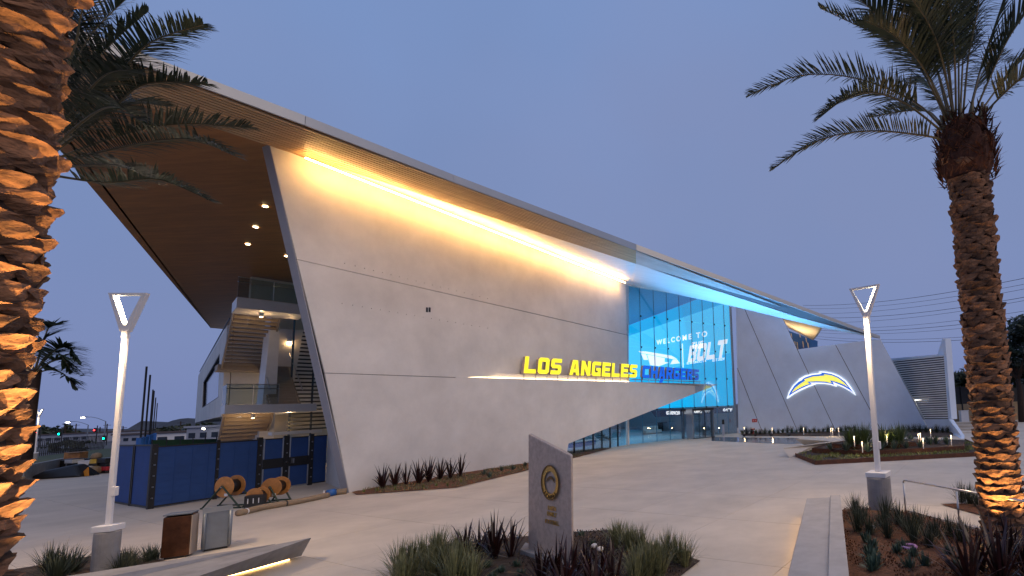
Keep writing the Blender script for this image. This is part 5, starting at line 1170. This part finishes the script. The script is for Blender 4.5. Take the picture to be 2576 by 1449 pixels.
p = G(*k5(1615, 842)); t = thing('black_crate', 'black crate with pale hose ends among the cable reels', 'crate', p, R(28))
ob('body', MB().box((0, 0, 0.22), (0.52, 0.40, 0.44)).mesh('body', bev=0.02), 'black_paint', t, world=False)
for k in range(3): ob('hose_end', MB().tube([(-0.15 + 0.15 * k, -0.21, 0.16), (-0.15 + 0.15 * k, -0.215, 0.34)], 0.014, 6), 'white_paint', t, world=False)
def roll(label, pix, r, m, cap_m=None):
    pts = [G(*k5(*p_)) + Zv * r * 0.97 for p_ in pix]; fine = []
    for a, b in zip(pts, pts[1:]):
        for i in range(8): fine.append(a.lerp(b, i / 8) + Vector((random.uniform(-.012, .012), random.uniform(-.012, .012), 0)))
    fine.append(pts[-1]); t = thing('fabric_roll', label, 'fabric roll', fine[0])
    wpart('roll', MB().tube(fine, [r * random.uniform(.93, 1.06) for _ in fine], 14), m, t, smooth=True)
    for f in (0.12, 0.55): 
        a = fine[int(f * (len(fine) - 1))]; b = fine[int(f * (len(fine) - 1)) + 1]; wpart('strap', MB().tube([a, a.lerp(b, 0.4)], r * 1.06, 14), 'black_paint' if f > .3 else 'white_paint', t)
    return t
roll('long tan fabric roll lying on the paving below the gate', [(1440, 940), (1700, 875), (2060, 815), (2380, 745)], 0.105, 'tan')
tr_ = roll('shorter tan fabric roll wrapped in blue tarpaulin beside the wall foot', [(2330, 735), (2576, 705)], 0.12, 'tan')
wpart('tarp', MB().tube([G(*k5(2370, 738)) + Zv * 0.14, G(*k5(2450, 725)) + Zv * 0.15], [0.135, 0.14], 12), 'blue_tarp', tr_, smooth=True)
hp = lambda x, y, z=0.0: G(x / 7.2, 1006.2 + y / 7.2, z)      # zoomed corner of the photograph
# heap of building gear beyond the near lamp
def gear(name, label, cat, u, v, parts):
    b = hp(u, v); t = thing(name, label, cat, b, R(random.uniform(-20, 20)))
    for nm, mb, m in parts: ob(nm, mb, m, t, world=False)
gear('traffic_barrel', 'yellow barrel with a brown bag on top in the gear heap', 'barrel', 1720, 1330, [('body', MB().lathe([(0.32, 0.0), (0.34, .4), (0.30, 1.05), (0.0, 1.06)], 16).mesh('body', smooth=True), 'barrel'), ('band', MB().lathe([(0.345, .55), (0.335, .75)], 16), 'black_paint'), ('bag', MB().lathe([(0.2, 1.06), (0.30, 1.2), (0.22, 1.45), (0.05, 1.52)], 12).mesh('bag', smooth=True), 'tan')])
gear('warning_sign', 'small orange triangular sign leaning at the front of the gear heap', 'sign', 1510, 1385, [('board', MB().prism([(-.42, 0, 0.03), (.42, 0, 0.03), (0, .18, .62)], (0, .04, 0)), 'hazard'), ('leg', MB().tube([(0, .2, .55), (0, .5, 0)], .02, 6), 'black_paint')])
gear('cardboard_box', 'brown open cardboard box on top of the gear heap', 'box', 1350, 1290, [('body', MB().box((0, 0, 1.25), (0.95, .7, .55)).mesh('body', bev=.02), 'orange_wood'), ('flap', MB().box((.2, -.4, 1.5), (.7, .35, .03)), 'tan'), ('pallet', MB().box((0, 0, .5), (1.3, 1.0, .9)).mesh('pallet', bev=.05), 'dark_metal')])
gear('white_bucket', 'white upturned bucket in the middle of the gear heap', 'bucket', 1370, 1300, [('body', MB().lathe([(.28, .5), (.33, .8), (.27, 1.02), (0, 1.05)], 14).mesh('body', smooth=True), 'white_paint'), ('stack', MB().box((0, .1, .25), (.7, .6, .5)).mesh('stack', bev=.04), 'black_paint')])
gear('cement_sack', 'pale cement sack slumped against the yellow barrel', 'sack', 1790, 1330, [('sack', MB().box((0, -.3, .28), (.8, .5, .5)).mesh('sack', bev=.16, seg=3), 'tan')])
gear('cement_sack', 'pink grey sack beside the orange triangular sign', 'sack', 1640, 1340, [('sack', MB().box((0, -.3, .30), (.6, .5, .6)).mesh('sack', bev=.16, seg=3), 'leather')])
gear('tarp_heap', 'black tarpaulin heap at the wall end of the gear heap', 'tarp', 1150, 1400, [('tarp', MB().loft([(-1.6, -.7, 0), (1.5, -.8, 0), (1.6, .7, 0), (-1.5, .6, 0)], [(-.9, -.2, .55), (.7, -.3, .85), (.9, .3, .9), (-.7, .2, .6)]).mesh('tarp', bev=.15, seg=3), 'black_paint')])
for k, (u, v, z, dx, dy, m, lb) in enumerate([(1560, 1330, .75, 1.1, .5, 'white_paint', 'white board lying across the gear heap'), (1650, 1320, .5, .9, .6, 'black_paint', 'black tool case behind the orange sign'), (1840, 1330, .9, 1.2, .6, 'black_paint', 'black tool case stacked next to the yellow barrel'), (1860, 1330, .35, .8, .5, 'red_paint', 'red tool case low beside the lamp pole'), (1480, 1340, .35, .9, .6, 'stair_paint', 'brown tool case low in the gear heap'), (1250, 1330, .9, 1.0, .6, 'leather', 'grey tool case above the black tarpaulin')]):
    gear('tool_case', lb, 'case', u, v, [('body', MB().box((0, .2, z), (dx, dy, .30)).mesh('body', bev=.03), m), ('lid', MB().box((0, .2, z + .18), (dx * 1.02, dy * 1.02, .05)), 'dark_metal' if m != 'white_paint' else 'white_paint'), ('stand', MB().box((0, .25, (z - .15) / 2), (dx * .8, dy * .8, max(.05, z - .16))), 'dark_metal')])
rwl = thing('retaining_wall', 'low rough concrete retaining wall beside the close palm trunk', 'wall', hp(480, 1445))
a, b, c = hp(300, 1500), hp(1090, 1290), hp(1270, 1330)
for p_, q_, h0, h1 in ((a, b, 1.05, 1.05), (b, c, 1.05, .5)):
    nn = (q_ - p_).cross(Zv).normalized() * .25; wpart('wall_run', MB().prism([p_, q_, q_ + Zv * h1, p_ + Zv * h0], nn if nn.y > 0 else -nn), 'concrete_grey', rwl, bev=.02)
turf_pts = [hp(200, 1250), hp(640, 1035), hp(1900, 885), hp(2100, 880), hp(2100, 1180), hp(1300, 1250), hp(1090, 1290), hp(300, 1500)]
ber = bmesh.new(); f_ = ber.faces.new([ber.verts.new((p_.x, p_.y, 0.05)) for p_ in turf_pts]); bmesh.ops.triangulate(ber, faces=[f_]); me = bpy.data.meshes.new('lawn'); ber.to_mesh(me); ber.free()
struct('lawn', me, 'turf', 'dark green lawn between the gear heap and the picket fence')
# picket fence
fa, fb_ = hp(600, 1030), hp(1905, 880)
pf_ = thing('picket_fence', 'black iron picket fence along the lawn', 'fence', fa)
PFp = Plane(fa, fb_); NPK = 150
pk = MB().box((0, 0, 1.25), (0.10, 0.06, 2.5)).mesh('picket'); pk.materials.append(M['black_paint'])
for k in range(int(PFp.len / 0.62)): ob('picket', pk, None, pf_, loc=PFp.p(0.62 * k, 0), rot=(0, 0, math.atan2(PFp.t.y, PFp.t.x)))
for z in (0.3, 2.3): wpart('rail', MB().prism([PFp.p(0, z), PFp.p(PFp.len, z), PFp.p(PFp.len, z + .08), PFp.p(0, z + .08)], -PFp.n * .05), 'black_paint', pf_)
sw_ = thing('site_wall', 'pale low wall showing between the fence pickets', 'wall', PFp.p(0, 0, -14))
wpart('wall_run', MB().prism([PFp.p(-8, 0, -14), PFp.p(PFp.len + 12, 0, -14), PFp.p(PFp.len + 12, 2.2, -14), PFp.p(-8, 2.4, -14)], -PFp.n * .3), 'far_pale', sw_)
wpart('coping', MB().prism([PFp.p(-8, 2.42, -13.9), PFp.p(PFp.len + 12, 2.22, -13.9), PFp.p(PFp.len + 12, 2.32, -13.9), PFp.p(-8, 2.52, -13.9)], -PFp.n * .5), 'far_wall', sw_)
# ------------------------------------------------------------------ street beyond
def pt(u, v, y): return atY(u, v, y)
def crown(name, c, rx_, rz_, n, leaf, m, parent, seed):
    rnd = random.Random(seed); mb = MB(); cl_ = [(Vector((rnd.gauss(0, .45) * rx_, rnd.gauss(0, .45) * rx_, rnd.uniform(-.6, .75) * rz_)), rnd.uniform(.25, .45)) for _ in range(22)]
    for i in range(n):
        cc, rr = rnd.choice(cl_); d = Vector((rnd.gauss(0, 1), rnd.gauss(0, 1), rnd.gauss(0, 1))).normalized() * (rnd.random() ** .4) * rr * rx_
        p_ = Vector(c) + cc + Vector((d.x, d.y, d.z * .8)); a = Vector((rnd.gauss(0, 1), rnd.gauss(0, 1), rnd.gauss(0, 1))).normalized(); b = a.orthogonal().normalized(); s = leaf * rnd.uniform(.6, 1.3)
        k = len(mb.v); mb.v += [p_ - a * s, p_ + b * s * .5, p_ + a * s, p_ - b * s * .5]; mb.f.append((k, k + 1, k + 2, k + 3))
    return ob(name, mb.mesh(name, fix=False), m, parent)
def tree(label, base, h, rx_, rz_, n=2600, leaf=.25, seed=1, group=None):
    base = Vector((base.x, base.y, 0)); t = thing('broadleaf_tree', label, 'tree', base, 0, group)
    tk_ = MB().tube([(0, 0, 0), (.1, 0, h * .3), (0, .1, h * .55)], [h * .035, h * .028, h * .02], 8)
    for k in range(4): a = k * 1.6; tk_.tube([(0.05, 0.05, h * .42), (math.cos(a) * rx_ * .5, math.sin(a) * rx_ * .5, h * .72)], [h * .016, h * .006], 6)
    ob('trunk', tk_.mesh('trunk', smooth=True), 'bark', t, world=False)
    crown('crown', (base.x, base.y, h - rz_ * .75), rx_, rz_, n, leaf, 'leaf_dark', t, seed); return t
def by(u, v_top, Y): return atY(u, v_top, Y)
tp = by(2545, 815, 48); tree('tall dark tree at the edge of the picture behind the scaly palm trunk', tp, tp.z, 3.4, 4.2, 5000, .28, 1)
tp = by(2408, 942, 60); tree('dark tree between the louvred bay and the scaly palm trunk', tp, tp.z, 3.2, 2.8, 4200, .28, 2)
tp = by(2432, 962, 62); tree('lower dark tree close behind the scaly palm trunk', tp, tp.z, 2.6, 2.4, 3000, .28, 3)
tp = by(2572, 880, 56); tree('dark bushy tree low at the edge of the picture', tp, tp.z, 2.8, 3.4, 3500, .28, 4)
# fence, wall and steps at the far side of the plaza
bf = thing('boundary_wall', 'tan wall with dark fence above it beyond the louvred bay', 'wall', G(2400, 1062))
y0 = 52.0; A_ = atY(2392, 1046, y0); B_ = atY(2640, 1040, y0)
wpart('wall_run', MB().prism([Vector((A_.x, y0, 0)), Vector((B_.x, y0, 0)), Vector((B_.x, y0, 1.9)), Vector((A_.x, y0, 1.9))], (0, .3, 0)), 'tan_wall', bf)
for k in range(9): wpart('post', MB().box((A_.x + 1.3 * k, y0 - .05, 1.9), (.10, .10, 3.8)), 'black_paint', bf)
wpart('screen', MB().prism([Vector((A_.x, y0 + .1, 1.9)), Vector((B_.x, y0 + .1, 1.9)), Vector((B_.x, y0 + .1, 3.7)), Vector((A_.x, y0 + .1, 3.7))], (0, .04, 0)), 'black_paint', bf)
stp = thing('path_steps', 'wide shallow concrete steps leading off beside the louvred bay', 'steps', G(2420, 1085))
for k in range(4):
    a0 = G(2400, 1090 - 7 * k); b0 = G(2560, 1088 - 7 * k); wpart('step', MB().prism([a0, b0, b0 + Vector((0, 1.2, 0)), a0 + Vector((0, 1.2, 0))], (0, 0, .10 + .05 * k)), 'concrete', stp)
t = thing('white_utility_box', 'small white utility box by the far boundary fence', 'box', G(2426, 1063)); ob('body', MB().box((0, 0, .6), (.8, .6, 1.2)).mesh('body', bev=.03), 'white_paint', t, world=False); ob('lid', MB().box((0, 0, 1.23), (.86, .66, .06)), 'white_paint', t, world=False)
# overhead wires
for k, (va, vb) in enumerate([(792, 700), (800, 716), (812, 728), (822, 750), (834, 758), (846, 786), (852, 800), (858, 812), (866, 842), (872, 850)]):
    a, b = atY(2020, va - 24, 190), atY(2640, vb - 14, 110); pts = [a.lerp(b, i / 12) - Zv * (2.2 * 4 * (i / 12) * (1 - i / 12)) for i in range(13)]
    o = ob('power_line', MB().tube(pts, .05 if k % 3 else .07, 4), 'black_paint'); tag(o, 'overhead power line crossing the sky behind the lamp post and palm', 'power line', 'overhead power lines')
# left street: signals, street lights, utility poles
def signal(label, u, v, Y, led, ground=True):
    p_ = pt(u, v, Y); t = thing('traffic_signal', label, 'traffic signal', Vector((p_.x, p_.y, 0)), 0)
    ob('pole', MB().tube([(0.3, .2, 0), (0.3, .2, p_.z + 1.2)], .09, 8), 'dark_metal', t, world=False)
    ob('housing', MB().box((0, 0, p_.z), (.42, .3, 1.15)).mesh('housing', bev=.03), 'black_paint', t, world=False)
    m_ = MB().lathe([(.17, 0), (.17, .03)], 14); off = .36 if led == 'red_led' else -.36; m_.v = [Matrix.Translation((0, -.17, p_.z + off * .0)) @ Matrix.Rotation(R(90), 4, 'X') @ v_ for v_ in m_.v]
    ob('lens', m_.mesh('lens'), led, t, world=False)
signal('traffic signal showing green over the picket fence', 150, 1091.6, 118, 'green_led'); signal('traffic signal showing green next to the near lamp pole', 262.5, 1103, 112, 'green_led')
signal('traffic signal showing red beside the close palm trunk', 95.8, 1088, 118, 'red_led'); signal('traffic signal showing red between the two street lights', 239, 1082, 130, 'red_led')
def street_light(label, base_u, pts, Y):
    P_ = [pt(u, v, Y) for u, v in pts]; t = thing('street_light', label, 'street light', Vector((P_[0].x, P_[0].y, 0)))
    wpart('pole', MB().tube([Vector((P_[0].x, P_[0].y, 0)), P_[0]], [.14, .09], 8), 'grey_metal', t); wpart('arm', MB().tube(P_, .06, 6), 'grey_metal', t)
    wpart('lamp_head', MB().box((0, 0, 0), (.9, .35, .16), mx=Matrix.Translation(P_[-1])), 'grey_metal', t); wpart('lens', MB().box((0, 0, 0), (.55, .3, .12), mx=Matrix.Translation(P_[-1] - Zv * .15 - Vector((.2, .1, 0)))), 'street_led', t)
street_light('curved street light whose pole stands left of the red signal', 222, [(222, 1069), (205, 1063), (190, 1060), (174, 1061)], 120)
street_light('taller curved street light next to the near lamp pole', 266, [(266, 1060), (246, 1052), (230, 1049), (212, 1049)], 112)
for k, (u, vt) in enumerate([(192, 1066), (165, 1073), (252, 1074), (270, 1066), (299, 1069), (455, 1060), (310, 1072)]):
    p_ = pt(u, vt, 170); t = thing('utility_pole', 'wooden utility pole among the far rooftops', 'utility pole', Vector((p_.x, p_.y, 0)), 0, 'far utility poles')
    ob('pole', MB().tube([(0, 0, 0), (0, 0, p_.z)], [.2, .13], 6), 'bark', t, world=False); ob('crossarm', MB().box((0, 0, p_.z - .5), (2.6, .12, .14)), 'bark', t, world=False)
def far_house(label, u0, u1, vt, Y, wallm, roofm, wins=4, name='far_building', depth=14):
    a, b = pt(u0, vt, Y), pt(u1, vt, Y); t = thing(name, label, 'building', Vector((a.x, a.y, 0)), 0)
    L = b.x - a.x; h = a.z
    ob('wall', MB().box((L / 2, depth / 2, h / 2), (L, depth, h)), wallm, t, world=False); ob('roof', MB().box((L / 2, depth / 2, h + .18), (L + .6, depth + .6, .35)), roofm, t, world=False)
    for k in range(wins): ob('window', MB().box((L * (k + .5) / wins, -.03, h * .55), (L / wins * .55, .08, h * .3)), 'dark_glass', t, world=False)
far_house('pale warehouse with dark roof behind the black poles', 388, 474, 1091, 96, 'far_pale', 'far_roof', 2); far_house('grey blue building beside the stair foot', 470, 556, 1077, 90, 'far_wall', 'far_wall', 3)
far_house('long low roofed building behind the near lamp pole', 286, 392, 1096, 108, 'far_wall', 'far_roof', 5); far_house('low dark shop row beyond the picket fence', 90, 225, 1096, 150, 'far_wall', 'far_roof', 6); far_house('low white building between the signals', 225, 292, 1094, 160, 'far_pale', 'far_roof', 4)
p_ = pt(512, 1078, 88); t = thing('wall_lamp', 'bright white wall lamp on the grey blue building', 'lamp', p_); ob('housing', MB().box((0, .1, .1), (.5, .2, .25)), 'grey_metal', t, world=False); ob('lens', MB().box((0, 0, 0), (.4, .1, .25)), 'street_led', t, world=False)
gs = thing('green_windscreen', 'green fabric windscreen of the practice field behind the blue fence', 'windscreen', atY(390, 1120, 52)); a, b = atY(383, 1107, 52), atY(545, 1104, 60)
wpart('fabric', MB().prism([Vector((a.x, a.y, 0)), Vector((b.x, b.y, 0)), b, a], (0, .05, 0)), 'field_green', gs)
for k in range(6): q_ = Vector((a.x, a.y, 0)).lerp(Vector((b.x, b.y, 0)), k / 5); wpart('post', MB().tube([q_, q_ + Zv * (a.z + .05)], .05, 6), 'dark_metal', gs)
hs = MB(); HN = 60; Yh = 900
for k in range(HN + 1):
    u = -300 + 1200 * k / HN; hgt = 6 + 16 * max(0, mnoise.noise(Vector((k * .23, 3.1, 0)))) + 9 * max(0, mnoise.noise(Vector((k * .9, 1.7, 0)))) + (14 if 300 < u < 560 else 0) * (.6 + .4 * math.sin(k * .9))
    q_ = atY(u, hz(u), Yh); hs.v += [Vector((q_.x, Yh, -1)), Vector((q_.x, Yh + 20, hgt)), Vector((q_.x, Yh + 260, -1))]
for k in range(HN):
    for j in range(2): hs.f.append((3 * k + j, 3 * k + 3 + j, 3 * k + 4 + j, 3 * k + 1 + j))
struct('hills', hs, 'hill', 'low blue hills on the horizon')
for k, (u, vt, w_) in enumerate([(148, 1074, 4.0), (128, 1082, 2.6), (98, 1080, 3.0), (175, 1086, 3.0), (420, 1080, 4.5), (335, 1086, 3.5), (495, 1073, 4.5)]):
    q_ = pt(u, vt, 175 if k != 6 else 130); tree('round dark tree among the far rooftops', q_, q_.z, w_, w_ * .8, 700, .6, 30 + k, 'far street trees')
for k, u in enumerate((141, 178, 205)):
    q_ = pt(u, 1110, 84); tree('small young tree in front of the pale wall behind the pickets', q_, q_.z, 1.0, 1.3, 500, .22, 50 + k, 'young trees along the pickets')
# tall black poles with blue pads on the practice field
for u, vt, Y in [(369, 922, 35), (378, 943, 40), (388, 983, 56), (392, 1000, 66), (396, 1014, 80), (385, 980, 52)]:
    p_ = pt(u, vt, Y); t = thing('tall_field_pole', 'tall thin black pole with a blue pad behind the blue fence', 'pole', Vector((p_.x, p_.y, 0)), 0, 'field poles')
    ob('pole', MB().tube([(0, 0, 0), (0, 0, p_.z)], .055, 8), 'black_paint', t, world=False); ob('pad', MB().lathe([(.2, 0), (.2, 2.5)], 10), 'blue_tarp', t, world=False)
# ------------------------------------------------------------------ small things
bo = thing('access_post', 'slim dark access post standing before the entrance glass', 'post', G(1820.5, 1096.5))
ob('post', MB().box((0, 0, .55), (.20, .16, 1.1)).mesh('post', bev=.01), 'steel', bo, world=False); ob('reader', MB().box((0, 0, 1.32), (.24, .2, .46)).mesh('reader', bev=.03), 'black_paint', bo, world=False)
q_ = RW.at(1898, 1058, .02); sg_ = thing('red_wall_sign', 'small red and white sign plate on the grey wall', 'sign', q_); X_ = RW.t if RW.t.x > 0 else -RW.t
wpart('plate', MB().prism([q_ - X_ * .26 - Zv * .16, q_ + X_ * .26 - Zv * .16, q_ + X_ * .26 + Zv * .16, q_ - X_ * .26 + Zv * .16], RW.n * .02), 'red_paint', sg_)
for s in (-1, 1): wpart('print', MB().prism([q_ + X_ * (.10 * s - .06) - Zv * .06 + RW.n * .024, q_ + X_ * (.10 * s + .06) - Zv * .06 + RW.n * .024, q_ + X_ * (.10 * s) + Zv * .08 + RW.n * .024], RW.n * .004), 'white_paint', sg_)
q_ = G(1895, 1091); t = thing('fire_connection', 'red fire hose connection at the foot of the grey wall', 'hose connection', q_); ob('body', MB().tube([(0, 0, 0), (0, 0, .5)], .08, 10), 'red_paint', t, world=False)
for s in (-1, 1): ob('outlet', MB().tube([(0, 0, .42), (.16 * s, -.12, .46)], .07, 10), 'red_paint', t, world=False)
q_ = G(2288, 1388); m_ = MB(); rr = [Vector((q_.x + .13 * math.cos(a), q_.y + .13 * math.sin(a), .10)) for a in [2 * math.pi * k / 24 for k in range(25)]]
t = tag(ob('toy_ring', MB().tube(rr, .028, 8, caps=False).mesh('toy_ring', smooth=True), 'pink'), 'pink plastic ring lying on the mulch', 'ring')
for u, v in [(2196, 1338), (1495, 1385), (1510, 1393)]:
    q_ = G(u, v); o = ob('pebble', MB().lathe([(.03, 0), (.07, .03), (.06, .08), (.02, .10)], 10).mesh('pebble', smooth=True), 'white_paint', loc=(q_.x, q_.y, .05)); tag(o, 'pale rounded stone lying on the planting bed', 'stone', 'stones on the beds')
